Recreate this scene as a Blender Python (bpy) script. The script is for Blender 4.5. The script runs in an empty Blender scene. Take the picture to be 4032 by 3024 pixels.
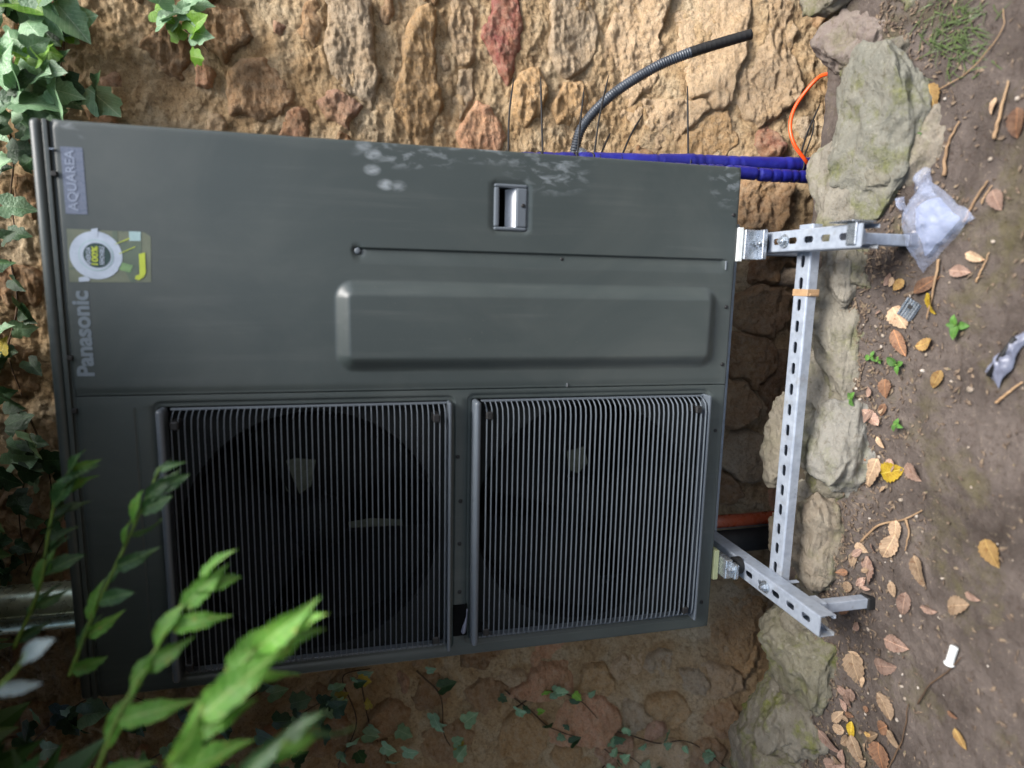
import bpy, bmesh, math, random
import numpy as np
from mathutils import Vector, Matrix, Euler

random.seed(7)
RNG = np.random.default_rng(11)
SC = bpy.context.scene
COL = SC.collection

# ------------------------------------------------------------------ camera
CAM = np.array([0.762127, -1.214334, 0.769881])
YAW, PITCH, ROLL, FPX = 0.1640371, -0.2412939, -0.0175754, 2570.898   # focal length in pixels of a 4032 px wide picture
_fw = np.array([-math.sin(YAW) * math.cos(PITCH), math.cos(YAW) * math.cos(PITCH), math.sin(PITCH)])
_r = np.array([math.cos(YAW), math.sin(YAW), 0.0])
_u = np.cross(_r, _fw)
CR = _r * math.cos(ROLL) + _u * math.sin(ROLL)
CU = -_r * math.sin(ROLL) + _u * math.cos(ROLL)
CF = _fw
cd = bpy.data.cameras.new('camera')
cd.sensor_width = 36.0
cd.lens = FPX / 4032 * 36
cd.clip_start = 0.02
cd.clip_end = 400
cd.dof.use_dof = True
cd.dof.focus_distance = 1.5
cd.dof.aperture_fstop = 1.8
cam = bpy.data.objects.new('camera', cd)
COL.objects.link(cam)
# the phone was held sideways: picture right is down in the world, picture up is the world's right
M = Matrix((( -CU[0], CR[0], -CF[0], CAM[0]), (-CU[1], CR[1], -CF[1], CAM[1]), (-CU[2], CR[2], -CF[2], CAM[2]), (0, 0, 0, 1)))
cam.matrix_world = M
SC.camera = cam

# ------------------------------------------------------------------ sky, sun, exposure
SUN_EL, SUN_AZ = math.radians(60), math.radians(50)      # azimuth measured from -Y (viewer's side) towards +X
w = bpy.data.worlds.new('World')
SC.world = w
w.use_nodes = True
wn = w.node_tree
sky = wn.nodes.new('ShaderNodeTexSky')
sky.sky_type = 'NISHITA'
sky.sun_disc = False
sky.sun_elevation = SUN_EL
sun_dir = Vector((math.sin(SUN_AZ) * math.cos(SUN_EL), -math.cos(SUN_AZ) * math.cos(SUN_EL), math.sin(SUN_EL)))
sky.sun_rotation = math.atan2(sun_dir.x, sun_dir.y)
sky.air_density = 1.0
sky.dust_density = 3.0
wn.links.new(sky.outputs[0], wn.nodes['Background'].inputs[0])
wn.nodes['Background'].inputs[1].default_value = 0.055
sl = bpy.data.lights.new('sun', 'SUN')
sl.energy = 1.5
sl.angle = math.radians(28)
sl.color = (1.0, 0.975, 0.94)
sun = bpy.data.objects.new('sun', sl)
COL.objects.link(sun)
sun.rotation_euler = sun_dir.to_track_quat('Z', 'Y').to_euler()
SC.view_settings.view_transform = 'Standard'
SC.view_settings.look = 'None'
SC.view_settings.exposure = 2.35
SC.view_settings.gamma = 1.0

# ------------------------------------------------------------------ helpers
PX = 4032 / 2212


def ray(x, y):
    a = (1512 - y * PX) / FPX
    b = (2016 - x * PX) / FPX
    return CF + a * CR + b * CU


def at(x, y, Y):
    """point of the vertical plane at depth Y seen where the survey of the photograph has (x, y)"""
    d = ray(x, y)
    return CAM + d * ((Y - CAM[1]) / d[1])


def atz(x, y, z):
    d = ray(x, y)
    return CAM + d * ((z - CAM[2]) / d[2])


def to_px(p):
    d = np.asarray(p, float) - CAM
    z = d @ CF
    return (2016 - (d @ CU) / z * FPX) / PX, (1512 - (d @ CR) / z * FPX) / PX, z


def lin(r, g, b):
    return tuple(((c / 255) / 12.92 if c / 255 <= 0.04045 else ((c / 255 + 0.055) / 1.055) ** 2.4) for c in (r, g, b)) + (1.0,)


def tag(o, label=None, cat=None, group=None, kind=None):
    if label: o['label'] = label
    if cat: o['category'] = cat
    if group: o['group'] = group
    if kind: o['kind'] = kind
    return o


def link(name, me, mat=None, parent=None, loc=None, rot=None, scale=None, smooth=None):
    o = bpy.data.objects.new(name, me)
    COL.objects.link(o)
    if parent is not None: o.parent = parent
    if mat is not None and me is not None and not me.materials: me.materials.append(mat)
    if loc is not None: o.location = loc
    if rot is not None: o.rotation_euler = rot
    if scale is not None: o.scale = scale if hasattr(scale, '__len__') else (scale,) * 3
    if smooth is not None:
        me.polygons.foreach_set('use_smooth', [smooth] * len(me.polygons))
    return o


def empty(name, loc=(0, 0, 0), parent=None):
    o = bpy.data.objects.new(name, None)
    COL.objects.link(o)
    o.location = loc
    o.empty_display_size = 0.05
    if parent is not None: o.parent = parent
    return o


def mesh_np(name, verts, faces, smooth=True):
    verts = np.asarray(verts, np.float32)
    faces = np.asarray(faces, np.int32)
    me = bpy.data.meshes.new(name)
    n, k = faces.shape
    me.vertices.add(len(verts))
    me.vertices.foreach_set('co', verts.ravel())
    me.loops.add(n * k)
    me.loops.foreach_set('vertex_index', faces.ravel())
    me.polygons.add(n)
    me.polygons.foreach_set('loop_start', np.arange(0, n * k, k, dtype=np.int32))
    me.polygons.foreach_set('use_smooth', np.full(n, smooth))
    me.update(calc_edges=True)
    me.validate()
    return me


def mesh_py(name, verts, faces, smooth=False):
    me = bpy.data.meshes.new(name)
    me.from_pydata([tuple(v) for v in verts], [], faces)
    me.polygons.foreach_set('use_smooth', [smooth] * len(me.polygons))
    me.update()
    return me


def from_bm(name, bm, smooth=False):
    bmesh.ops.recalc_face_normals(bm, faces=bm.faces[:])
    me = bpy.data.meshes.new(name)
    bm.to_mesh(me)
    bm.free()
    me.polygons.foreach_set('use_smooth', [smooth] * len(me.polygons))
    return me


def add_box(bm, x0, x1, y0, y1, z0, z1, bevel=0.0, seg=2):
    r = bmesh.ops.create_cube(bm, size=1.0)
    vs = r['verts']
    bmesh.ops.scale(bm, vec=(x1 - x0, y1 - y0, z1 - z0), verts=vs)
    bmesh.ops.translate(bm, vec=((x0 + x1) / 2, (y0 + y1) / 2, (z0 + z1) / 2), verts=vs)
    if bevel > 0:
        es = list({e for v in vs for e in v.link_edges})
        bmesh.ops.bevel(bm, geom=es, offset=bevel, segments=seg, profile=0.5, affect='EDGES')


def box_mesh(name, x0, x1, y0, y1, z0, z1, bevel=0.0, seg=2):
    bm = bmesh.new()
    add_box(bm, x0, x1, y0, y1, z0, z1, bevel, seg)
    return from_bm(name, bm)


def spline(pts, n):
    """Catmull-Rom through pts, n samples"""
    p = np.asarray(pts, float)
    p = np.vstack([2 * p[0] - p[1], p, 2 * p[-1] - p[-2]])
    out = []
    segs = len(p) - 3
    for t in np.linspace(0, segs - 1e-6, n):
        i = int(t)
        f = t - i
        a, b, c, d = p[i], p[i + 1], p[i + 2], p[i + 3]
        out.append(0.5 * (2 * b + (c - a) * f + (2 * a - 5 * b + 4 * c - d) * f * f + (3 * b - a - 3 * c + d) * f ** 3))
    return np.array(out)


def tube_arrays(path, rad, k=10, cap=True):
    path = np.asarray(path, float)
    n = len(path)
    rad = np.full(n, rad) if np.isscalar(rad) else np.asarray(rad, float)
    tan = np.gradient(path, axis=0)
    tan /= np.linalg.norm(tan, axis=1)[:, None] + 1e-12
    ref = np.array([0.31, 0.2, 0.93])
    if abs(tan[0] @ ref) > 0.9: ref = np.array([1.0, 0.1, 0])
    N = np.cross(tan[0], ref)
    N /= np.linalg.norm(N)
    verts = []
    for i in range(n):
        N = N - tan[i] * (N @ tan[i])
        N /= np.linalg.norm(N) + 1e-12
        B = np.cross(tan[i], N)
        a = np.linspace(0, 2 * math.pi, k, endpoint=False)
        verts.append(path[i] + rad[i] * (np.cos(a)[:, None] * N + np.sin(a)[:, None] * B))
    verts = np.vstack(verts)
    faces = []
    for i in range(n - 1):
        for j in range(k):
            faces.append((i * k + j, i * k + (j + 1) % k, (i + 1) * k + (j + 1) % k, (i + 1) * k + j))
    if cap:
        faces.append(tuple(range(k - 1, -1, -1)))
        faces.append(tuple((n - 1) * k + j for j in range(k)))
    return verts, faces


def tube(name, path, rad, k=10, smooth=True):
    v, f = tube_arrays(path, rad, k)
    return mesh_py(name, v, f, smooth)


# ------------------------------------------------------------------ noise
_perm = RNG.permutation(256)
_perm = np.concatenate([_perm, _perm, _perm])
_g = RNG.normal(size=(256, 3))
_g /= np.linalg.norm(_g, axis=1)[:, None]


def pn(x, y, z):
    x, y, z = np.broadcast_arrays(np.asarray(x, float), np.asarray(y, float), np.asarray(z, float))
    xi, yi, zi = np.floor(x).astype(int), np.floor(y).astype(int), np.floor(z).astype(int)
    xf, yf, zf = x - xi, y - yi, z - zi
    u, v, t = (q * q * q * (q * (q * 6 - 15) + 10) for q in (xf, yf, zf))
    res = 0.0
    for dx in (0, 1):
        for dy in (0, 1):
            for dz in (0, 1):
                h = _perm[_perm[_perm[(xi + dx) & 255] + ((yi + dy) & 255)] + ((zi + dz) & 255)]
                g = _g[h]
                d = g[..., 0] * (xf - dx) + g[..., 1] * (yf - dy) + g[..., 2] * (zf - dz)
                res = res + d * (u if dx else 1 - u) * (v if dy else 1 - v) * (t if dz else 1 - t)
    return res * 1.6


def fbm(x, y, z, o=4, gain=0.5):
    s, a, f = 0.0, 1.0, 1.0
    for i in range(o):
        s = s + a * pn(np.asarray(x) * f + 17.3 * i, np.asarray(y) * f + 5.1 * i, np.asarray(z) * f)
        a *= gain
        f *= 2.03
    return s


def ridge(x, y, z, o=3):
    s, a, f = 0.0, 1.0, 1.0
    for i in range(o):
        s = s + a * (1 - 2 * np.abs(pn(np.asarray(x) * f + 3.3 * i, np.asarray(y) * f, np.asarray(z) * f + 9.7 * i)))
        a *= 0.5
        f *= 2.1
    return s


def sstep(a, b, x):
    t = np.clip((x - a) / (b - a), 0, 1)
    return t * t * (3 - 2 * t)


# ------------------------------------------------------------------ materials
class NT:
    def __init__(self, name):
        self.m = bpy.data.materials.new(name)
        self.m.use_nodes = True
        self.t = self.m.node_tree
        self.p = self.t.nodes['Principled BSDF']
        self.out = self.t.nodes['Material Output']

    def n(self, typ, **kw):
        nd = self.t.nodes.new(typ)
        for k, v in kw.items():
            if k.startswith('i_'):
                key = k[2:]
                nd.inputs[int(key) if key.isdigit() else key].default_value = v
            else:
                setattr(nd, k, v)
        return nd

    def l(self, a, b):
        self.t.links.new(a, b)

    def coord(self, which='Object'):
        return self.n('ShaderNodeTexCoord').outputs[which]

    def noise(self, vec, scale, detail=6.0, rough=0.6, dist=0.0):
        nd = self.n('ShaderNodeTexNoise')
        nd.inputs['Scale'].default_value = scale
        nd.inputs['Detail'].default_value = detail
        nd.inputs['Roughness'].default_value = rough
        nd.inputs['Distortion'].default_value = dist
        self.l(vec, nd.inputs['Vector'])
        return nd.outputs['Fac']

    def ramp(self, fac, stops):
        nd = self.n('ShaderNodeValToRGB')
        e = nd.color_ramp.elements
        while len(e) < len(stops): e.new(0.5)
        for i, (p, c) in enumerate(stops):
            e[i].position = p
            e[i].color = c if len(c) == 4 else tuple(c) + (1,)
        self.l(fac, nd.inputs[0])
        return nd.outputs[0]

    def mix(self, fac, a, b, blend='MIX'):
        nd = self.n('ShaderNodeMix', data_type='RGBA', blend_type=blend)
        for sock, v in ((nd.inputs[0], fac), (nd.inputs[6], a), (nd.inputs[7], b)):
            if hasattr(v, 'links') or hasattr(v, 'is_linked'): self.l(v, sock)
            else: sock.default_value = v
        return nd.outputs[2]

    def math(self, op, a, b=None):
        nd = self.n('ShaderNodeMath', operation=op)
        for sock, v in ((nd.inputs[0], a), (nd.inputs[1], b)):
            if v is None: continue
            if hasattr(v, 'is_linked'): self.l(v, sock)
            else: sock.default_value = v
        return nd.outputs[0]

    def bump(self, h, strength, dist, prev=None):
        nd = self.n('ShaderNodeBump')
        nd.inputs['Strength'].default_value = strength
        nd.inputs['Distance'].default_value = dist
        self.l(h, nd.inputs['Height'])
        if prev is not None: self.l(prev, nd.inputs['Normal'])
        self.l(nd.outputs[0], self.p.inputs['Normal'])
        return nd.outputs[0]

    def base(self, c):
        if hasattr(c, 'is_linked'): self.l(c, self.p.inputs['Base Color'])
        else: self.p.inputs['Base Color'].default_value = c

    def set(self, **kw):
        for k, v in kw.items():
            self.p.inputs[k.replace('_', ' ')].default_value = v


def plain(name, c1, c2=None, scale=20, rough=0.6, metal=0.0, bump=0.0, bscale=200, bdist=0.001, spec=0.5, rvar=0.1):
    t = NT(name)
    co = t.coord()
    c2 = c2 or tuple(v * 0.8 for v in c1[:3]) + (1,)
    nz = t.noise(co, scale, 5)
    t.base(t.ramp(nz, [(0.3, c1), (0.7, c2)]))
    t.set(Metallic=metal, Roughness=rough)
    t.p.inputs['Specular IOR Level'].default_value = spec
    if rvar:
        r = t.n('ShaderNodeMapRange')
        r.inputs['From Min'].default_value = 0.3
        r.inputs['From Max'].default_value = 0.7
        r.inputs['To Min'].default_value = max(0.03, rough - rvar)
        r.inputs['To Max'].default_value = min(1, rough + rvar)
        t.l(t.noise(co, scale * 2.7, 4), r.inputs['Value'])
        t.l(r.outputs[0], t.p.inputs['Roughness'])
    if bump:
        t.bump(t.noise(co, bscale, 4), bump, bdist)
    return t.m


MAT = {}

# masonry stone: each block's own colour comes from its object colour
t = NT('wall_stone')
co = t.n('ShaderNodeNewGeometry').outputs['Position']
oc = t.n('ShaderNodeObjectInfo').outputs['Color']
n1 = t.noise(co, 14, 8, 0.65, 0.4)
n2 = t.noise(co, 60, 6, 0.7)
n3 = t.noise(co, 5, 5, 0.6)
c = t.mix(t.ramp(n1, [(0.35, (0, 0, 0)), (0.7, (1, 1, 1))]), oc, t.mix(0.5, oc, lin(200, 164, 118)))
c = t.mix(t.ramp(n2, [(0.42, (0, 0, 0)), (0.75, (0.8, 0.8, 0.8))]), c, t.mix(0.6, c, lin(205, 190, 165)))
c = t.mix(t.ramp(n2, [(0.25, (0.75, 0.75, 0.75)), (0.42, (0, 0, 0))]), c, t.mix(0.72, c, lin(72, 52, 36)))
c = t.mix(t.ramp(n3, [(0.56, (0, 0, 0)), (0.72, (0.5, 0.5, 0.5))]), c, lin(128, 100, 70))
c = t.mix(t.ramp(t.noise(co, 190, 4, 0.7), [(0.34, (0.55, 0.55, 0.55)), (0.5, (0, 0, 0))]), c, t.mix(0.6, c, lin(84, 62, 44)))
t.base(c)
t.set(Roughness=0.92)
t.p.inputs['Specular IOR Level'].default_value = 0.2
mp = t.n('ShaderNodeMapping')
mp.inputs['Scale'].default_value = (55, 55, 150)
t.l(co, mp.inputs[0])
pv = t.n('ShaderNodeTexVoronoi')
pv.inputs['Scale'].default_value = 130
t.l(co, pv.inputs['Vector'])
b0 = t.bump(t.ramp(pv.outputs['Distance'], [(0.0, (0, 0, 0)), (0.45, (1, 1, 1))]), 0.6, 0.004)
b1 = t.bump(t.noise(co, 90, 8, 0.75), 1.0, 0.016, b0)
b1 = t.bump(t.noise(mp.outputs[0], 1.0, 6, 0.7), 0.9, 0.006, b1)
t.bump(t.noise(co, 300, 5, 0.75), 0.9, 0.004, b1)
MAT['stone'] = t.m

t = NT('earthy_mortar')
co = t.n('ShaderNodeNewGeometry').outputs['Position']
n1 = t.noise(co, 9, 7, 0.6, 0.6)
n2 = t.noise(co, 70, 6, 0.7)
c = t.ramp(n1, [(0.3, lin(182, 148, 106)), (0.5, lin(198, 170, 132)), (0.68, lin(208, 188, 156))])
c = t.mix(t.ramp(n2, [(0.3, (0.7, 0.7, 0.7)), (0.48, (0, 0, 0))]), c, lin(128, 98, 70))
c = t.mix(t.ramp(n2, [(0.56, (0, 0, 0)), (0.72, (0.7, 0.7, 0.7))]), c, lin(216, 192, 156))
c = t.mix(t.ramp(t.noise(co, 170, 4, 0.7), [(0.34, (0.6, 0.6, 0.6)), (0.5, (0, 0, 0))]), c, t.mix(0.6, c, lin(96, 72, 48)))
t.base(c)
t.set(Roughness=0.95)
t.p.inputs['Specular IOR Level'].default_value = 0.15
pv = t.n('ShaderNodeTexVoronoi')
pv.inputs['Scale'].default_value = 110
t.l(co, pv.inputs['Vector'])
b0 = t.bump(t.ramp(pv.outputs['Distance'], [(0.0, (0, 0, 0)), (0.45, (1, 1, 1))]), 0.6, 0.005)
b1 = t.bump(t.noise(co, 80, 8, 0.75), 1.0, 0.017, b0)
t.bump(t.noise(co, 280, 5, 0.75), 0.9, 0.0045, b1)
MAT['mortar'] = t.m

# footing stones: pale, weathered, with moss and earth
t = NT('footing_stone')
co = t.n('ShaderNodeNewGeometry').outputs['Position']
oi = t.n('ShaderNodeObjectInfo')
n1 = t.noise(co, 10, 8, 0.65, 0.6)
n2 = t.noise(co, 75, 6, 0.7)
c = t.mix(t.ramp(n1, [(0.35, (0, 0, 0)), (0.65, (1, 1, 1))]), oi.outputs['Color'], t.mix(0.5, oi.outputs['Color'], lin(138, 133, 120)))
c = t.mix(t.ramp(n2, [(0.28, (0.7, 0.7, 0.7)), (0.45, (0, 0, 0))]), c, lin(76, 66, 48))
c = t.mix(t.ramp(n2, [(0.58, (0, 0, 0)), (0.74, (0.5, 0.5, 0.5))]), c, lin(164, 160, 146))
moss = t.math('MULTIPLY', t.ramp(t.noise(co, 16, 6, 0.7), [(0.5, (0, 0, 0)), (0.66, (1, 1, 1))]), oi.outputs['Alpha'])
c = t.mix(moss, c, t.ramp(n2, [(0.3, lin(62, 66, 26)), (0.7, lin(112, 114, 62))]))
t.base(c)
t.set(Roughness=0.93)
t.p.inputs['Specular IOR Level'].default_value = 0.2
mp = t.n('ShaderNodeMapping')
mp.inputs['Scale'].default_value = (22, 60, 120)
t.l(co, mp.inputs[0])
b1 = t.bump(t.noise(co, 60, 7, 0.7), 0.8, 0.010)
b1 = t.bump(t.noise(mp.outputs[0], 1.0, 5, 0.65), 0.7, 0.006, b1)
t.bump(t.noise(co, 300, 4, 0.7), 0.5, 0.0025, b1)
MAT['footing'] = t.m

t = NT('soil')
co = t.n('ShaderNodeNewGeometry').outputs['Position']
n1 = t.noise(co, 7, 7, 0.65, 0.5)
n2 = t.noise(co, 90, 6, 0.7)
c = t.ramp(n1, [(0.3, lin(58, 51, 46)), (0.5, lin(82, 74, 69)), (0.7, lin(101, 92, 86))])
c = t.mix(t.ramp(n2, [(0.3, (0.7, 0.7, 0.7)), (0.47, (0, 0, 0))]), c, lin(58, 46, 38))
c = t.mix(t.ramp(n2, [(0.6, (0, 0, 0)), (0.74, (0.55, 0.55, 0.55))]), c, lin(158, 142, 122))
n4 = t.noise(co, 5, 6, 0.7, 0.3)
c = t.mix(t.ramp(n4, [(0.54, (0, 0, 0)), (0.68, (0.6, 0.6, 0.6))]), c, lin(84, 80, 48))
t.base(c)
t.set(Roughness=0.95)
t.p.inputs['Specular IOR Level'].default_value = 0.2
b1 = t.bump(t.noise(co, 45, 7, 0.7), 0.8, 0.010)
t.bump(t.noise(co, 220, 5, 0.7), 0.7, 0.003, b1)
MAT['soil'] = t.m

# dark grey powder-coated sheet with chalky hand marks
t = NT('grey_casing_paint')
co = t.coord()
fine = t.noise(co, 900, 3, 0.6)
c0 = t.ramp(t.noise(co, 3, 3), [(0.3, lin(53, 61, 61)), (0.7, lin(57, 65, 65))])
sep = t.n('ShaderNodeSeparateXYZ')
t.l(co, sep.inputs[0])


def blob(cx, cz, rx, rz):
    a = t.math('DIVIDE', t.math('SUBTRACT', sep.outputs[0], cx), rx)
    b = t.math('DIVIDE', t.math('SUBTRACT', sep.outputs[2], cz), rz)
    q = t.math('ADD', t.math('MULTIPLY', a, a), t.math('MULTIPLY', b, b))
    r = t.math('SUBTRACT', 1.0, q)
    return t.math('MAXIMUM', r, 0.0)


bl = None
for b in ((0.975, 0.66, 0.028, 0.11), (0.965, 0.40, 0.05, 0.10), (0.985, 0.52, 0.02, 0.16), (0.985, 1.17, 0.02, 0.05), (0.96, 0.03, 0.05, 0.05)):
    q = blob(*b)
    bl = q if bl is None else t.math('MAXIMUM', bl, q)
mpd = t.n('ShaderNodeMapping')
mpd.inputs['Rotation'].default_value = (0, 0.6, 0)
mpd.inputs['Scale'].default_value = (70, 40, 30)
t.l(co, mpd.inputs[0])
sm = t.ramp(t.noise(mpd.outputs[0], 1.0, 3, 0.6, 0.5), [(0.50, (0, 0, 0)), (0.68, (1, 1, 1))])
dm = t.math('MULTIPLY', t.math('MULTIPLY', sm, bl), 0.38)
# finger-dab marks
for (cx, cz, a) in ((0.972, 0.726, 0.6), (0.946, 0.728, 0.55), (0.922, 0.705, 0.6), (0.921, 0.683, 0.35), (0.985, 0.742, 0.4)):
    dm = t.math('MAXIMUM', dm, t.math('MULTIPLY', t.math('MULTIPLY', blob(cx, cz, 0.011, 0.017), t.ramp(t.noise(mpd.outputs[0], 2.0, 3), [(0.3, (0.2, 0.2, 0.2)), (0.6, (1, 1, 1))])), a))
mps = t.n('ShaderNodeMapping')
mps.inputs['Scale'].default_value = (38, 38, 2.2)
t.l(co, mps.inputs[0])
streak = t.math('MULTIPLY', t.ramp(t.noise(mps.outputs[0], 1.0, 5, 0.6), [(0.52, (0, 0, 0)), (0.8, (1, 1, 1))]), t.ramp(t.noise(co, 4, 3), [(0.4, (0, 0, 0)), (0.7, (0.22, 0.22, 0.22))]))
c0 = t.mix(streak, c0, lin(132, 134, 130))
speck = t.math('MULTIPLY', t.ramp(t.noise(co, 170, 3, 0.6), [(0.66, (0, 0, 0)), (0.74, (1, 1, 1))]), t.ramp(t.noise(co, 7, 4), [(0.45, (0, 0, 0)), (0.7, (0.3, 0.3, 0.3))]))
c0 = t.mix(speck, c0, lin(126, 120, 108))
film_ = t.ramp(t.noise(co, 2.6, 6, 0.65, 0.8), [(0.42, (0, 0, 0)), (0.75, (0.16, 0.16, 0.16))])
c0 = t.mix(film_, c0, lin(120, 122, 116))
c = t.mix(dm, c0, lin(168, 176, 182))
t.base(c)
t.set(Roughness=0.42)
t.p.inputs['Specular IOR Level'].default_value = 0.5
t.bump(fine, 0.12, 0.0006)
MAT['paint'] = t.m

MAT['grille'] = plain('grille_plastic', lin(90, 97, 104), lin(82, 89, 96), 12, 0.36, bump=0.05, bscale=500)
MAT['dark'] = plain('dark_interior', lin(12, 13, 14), lin(8, 9, 10), 10, 0.85, spec=0.08)
MAT['fan'] = plain('fan_plastic', lin(13, 15, 16), lin(9, 10, 11), 8, 0.8, spec=0.08)
MAT['shroud'] = plain('shroud_plate', lin(22, 25, 26), lin(18, 21, 22), 8, 0.7, spec=0.15)
MAT['black'] = plain('black_rubber', lin(22, 22, 23), lin(14, 14, 15), 30, 0.65, bump=0.2, bscale=300)
MAT['galv'] = None
t = NT('galvanised_steel')
co = t.coord()
v = t.n('ShaderNodeTexVoronoi')
v.inputs['Scale'].default_value = 90
t.l(co, v.inputs['Vector'])
c = t.mix(t.ramp(t.noise(co, 40, 5), [(0.35, (0, 0, 0)), (0.7, (1, 1, 1))]), lin(146, 155, 168), lin(166, 175, 187))
c = t.mix(0.3, c, t.ramp(v.outputs['Distance'], [(0.0, (0.3, 0.3, 0.3)), (0.7, (0.75, 0.75, 0.75))]), 'SOFT_LIGHT')
c = t.mix(t.ramp(t.noise(co, 22, 7, 0.7), [(0.54, (0, 0, 0)), (0.7, (0.6, 0.6, 0.6))]), c, lin(128, 126, 120))
c = t.mix(t.ramp(t.noise(co, 70, 6, 0.7), [(0.62, (0, 0, 0)), (0.74, (0.6, 0.6, 0.6))]), c, lin(108, 92, 74))
t.base(c)
t.set(Metallic=0.35, Roughness=0.4)
t.bump(t.noise(co, 260, 4), 0.12, 0.001)
MAT['galv'] = t.m
MAT['zinc'] = plain('bright_zinc', lin(190, 196, 202), lin(150, 158, 166), 60, 0.28, metal=0.85, bump=0.1, bscale=300)
MAT['blue'] = plain('blue_pipe_wrap', lin(34, 38, 132), lin(23, 26, 96), 14, 0.38, bump=0.35, bscale=90, bdist=0.004)
MAT['orange'] = plain('orange_tube', lin(238, 88, 30), lin(220, 70, 20), 30, 0.4)
MAT['conduit'] = plain('grey_conduit', lin(62, 69, 78), lin(42, 47, 54), 25, 0.45)
MAT['copper'] = plain('brown_drain_pipe', lin(150, 72, 46), lin(110, 52, 36), 20, 0.3)
MAT['dull'] = plain('dull_zinc', lin(206, 214, 188), lin(160, 170, 146), 18, 0.3, metal=0.6, bump=0.2, bscale=40, bdist=0.003)
MAT['tape'] = plain('brown_tape', lin(168, 138, 104), lin(140, 112, 82), 50, 0.5)
MAT['white'] = plain('white_plastic', lin(214, 216, 212), lin(186, 190, 188), 40, 0.5)
MAT['bright_white'] = plain('lit_floor_white', lin(240, 243, 245), lin(230, 234, 238), 30, 0.3)
MAT['fan_pale'] = plain('grey_patch', lin(70, 74, 66), lin(50, 54, 46), 60, 0.8, spec=0.1)
MAT['cream'] = plain('cream_shim', lin(146, 152, 118), lin(130, 136, 104), 40, 0.5)
MAT['print'] = plain('silver_print', lin(108, 120, 130), lin(98, 110, 120), 30, 0.5)
MAT['filmlabel'] = plain('blue_grey_film', lin(98, 106, 124), lin(88, 96, 112), 60, 0.3)
MAT['filmtext'] = plain('grey_print', lin(134, 144, 164), lin(122, 132, 150), 60, 0.4)
MAT['st_bg'] = plain('sticker_olive_print', lin(104, 110, 92), lin(86, 92, 76), 22, 0.35)
MAT['st_bg2'] = plain('sticker_dark_olive_print', lin(88, 100, 84), lin(74, 86, 74), 22, 0.35)
MAT['st_white'] = plain('sticker_white_print', lin(168, 180, 196), lin(150, 162, 178), 50, 0.35)
MAT['st_green'] = plain('sticker_green_print', lin(38, 62, 56), lin(30, 50, 46), 50, 0.35)
MAT['st_yellow'] = plain('sticker_yellow_print', lin(166, 180, 60), lin(150, 164, 48), 50, 0.35)
MAT['st_pale'] = plain('sticker_pale_blue_print', lin(150, 176, 178), lin(136, 162, 166), 50, 0.35)
MAT['st_mid'] = plain('sticker_mid_green_print', lin(112, 142, 96), lin(84, 112, 74), 60, 0.35)
MAT['bark'] = plain('bark', lin(92, 70, 48), lin(58, 44, 32), 30, 0.9, bump=0.5, bscale=90, bdist=0.004)
MAT['twig'] = plain('dry_twig', lin(150, 124, 94), lin(112, 88, 64), 30, 0.85)
MAT['greenstem'] = plain('green_stem', lin(112, 140, 60), lin(84, 108, 46), 30, 0.55)
MAT['greyplastic'] = plain('grey_plastic_strip', lin(108, 112, 128), lin(86, 90, 104), 30, 0.4)
MAT['paper'] = plain('pale_paper', lin(118, 126, 148), lin(100, 108, 132), 20, 0.6)


def leafmat(name, c1, c2, rib, rough=0.38, trans=0.3, blot=None, spec=0.5):
    t = NT(name)
    co = t.coord()
    rnd = t.n('ShaderNodeObjectInfo').outputs['Random']
    off = t.n('ShaderNodeVectorMath', operation='ADD')
    t.l(co, off.inputs[0])
    t.l(rnd, off.inputs[1])
    sep = t.n('ShaderNodeSeparateXYZ')
    t.l(co, sep.inputs[0])
    c = t.ramp(t.noise(off.outputs[0], 3.5, 6, 0.6), [(0.3, c1), (0.7, c2)])
    ay = t.math('ABSOLUTE', sep.outputs[1])
    # side veins run off the midrib at a slant
    wv = t.math('SINE', t.math('MULTIPLY', t.math('ADD', sep.outputs[0], t.math('MULTIPLY', ay, -1.0)), 52.0))
    vein = t.math('MULTIPLY', t.math('GREATER_THAN', wv, 0.88), 0.28)
    ribm = t.math('MULTIPLY', t.math('LESS_THAN', ay, 0.012), 0.75)
    c = t.mix(t.math('MAXIMUM', vein, ribm), c, rib)
    if blot:
        c = t.mix(t.ramp(t.noise(off.outputs[0], 7, 5), [(0.55, (0, 0, 0)), (0.7, (0.8, 0.8, 0.8))]), c, blot)
    hv = t.n('ShaderNodeHueSaturation')
    mr = t.n('ShaderNodeMapRange')
    mr.inputs['To Min'].default_value = 0.62
    mr.inputs['To Max'].default_value = 1.25
    t.l(rnd, mr.inputs['Value'])
    t.l(mr.outputs[0], hv.inputs['Value'])
    t.l(c, hv.inputs['Color'])
    t.base(hv.outputs[0])
    t.set(Roughness=rough)
    t.p.inputs['Specular IOR Level'].default_value = spec
    t.bump(t.noise(co, 14, 4), 0.3, 0.02)
    if trans:
        tr = t.n('ShaderNodeBsdfTranslucent')
        t.l(hv.outputs[0], tr.inputs[0])
        mx = t.n('ShaderNodeMixShader')
        mx.inputs[0].default_value = trans
        t.l(t.p.outputs[0], mx.inputs[1])
        t.l(tr.outputs[0], mx.inputs[2])
        t.l(mx.outputs[0], t.out.inputs[0])
    return t.m


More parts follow.
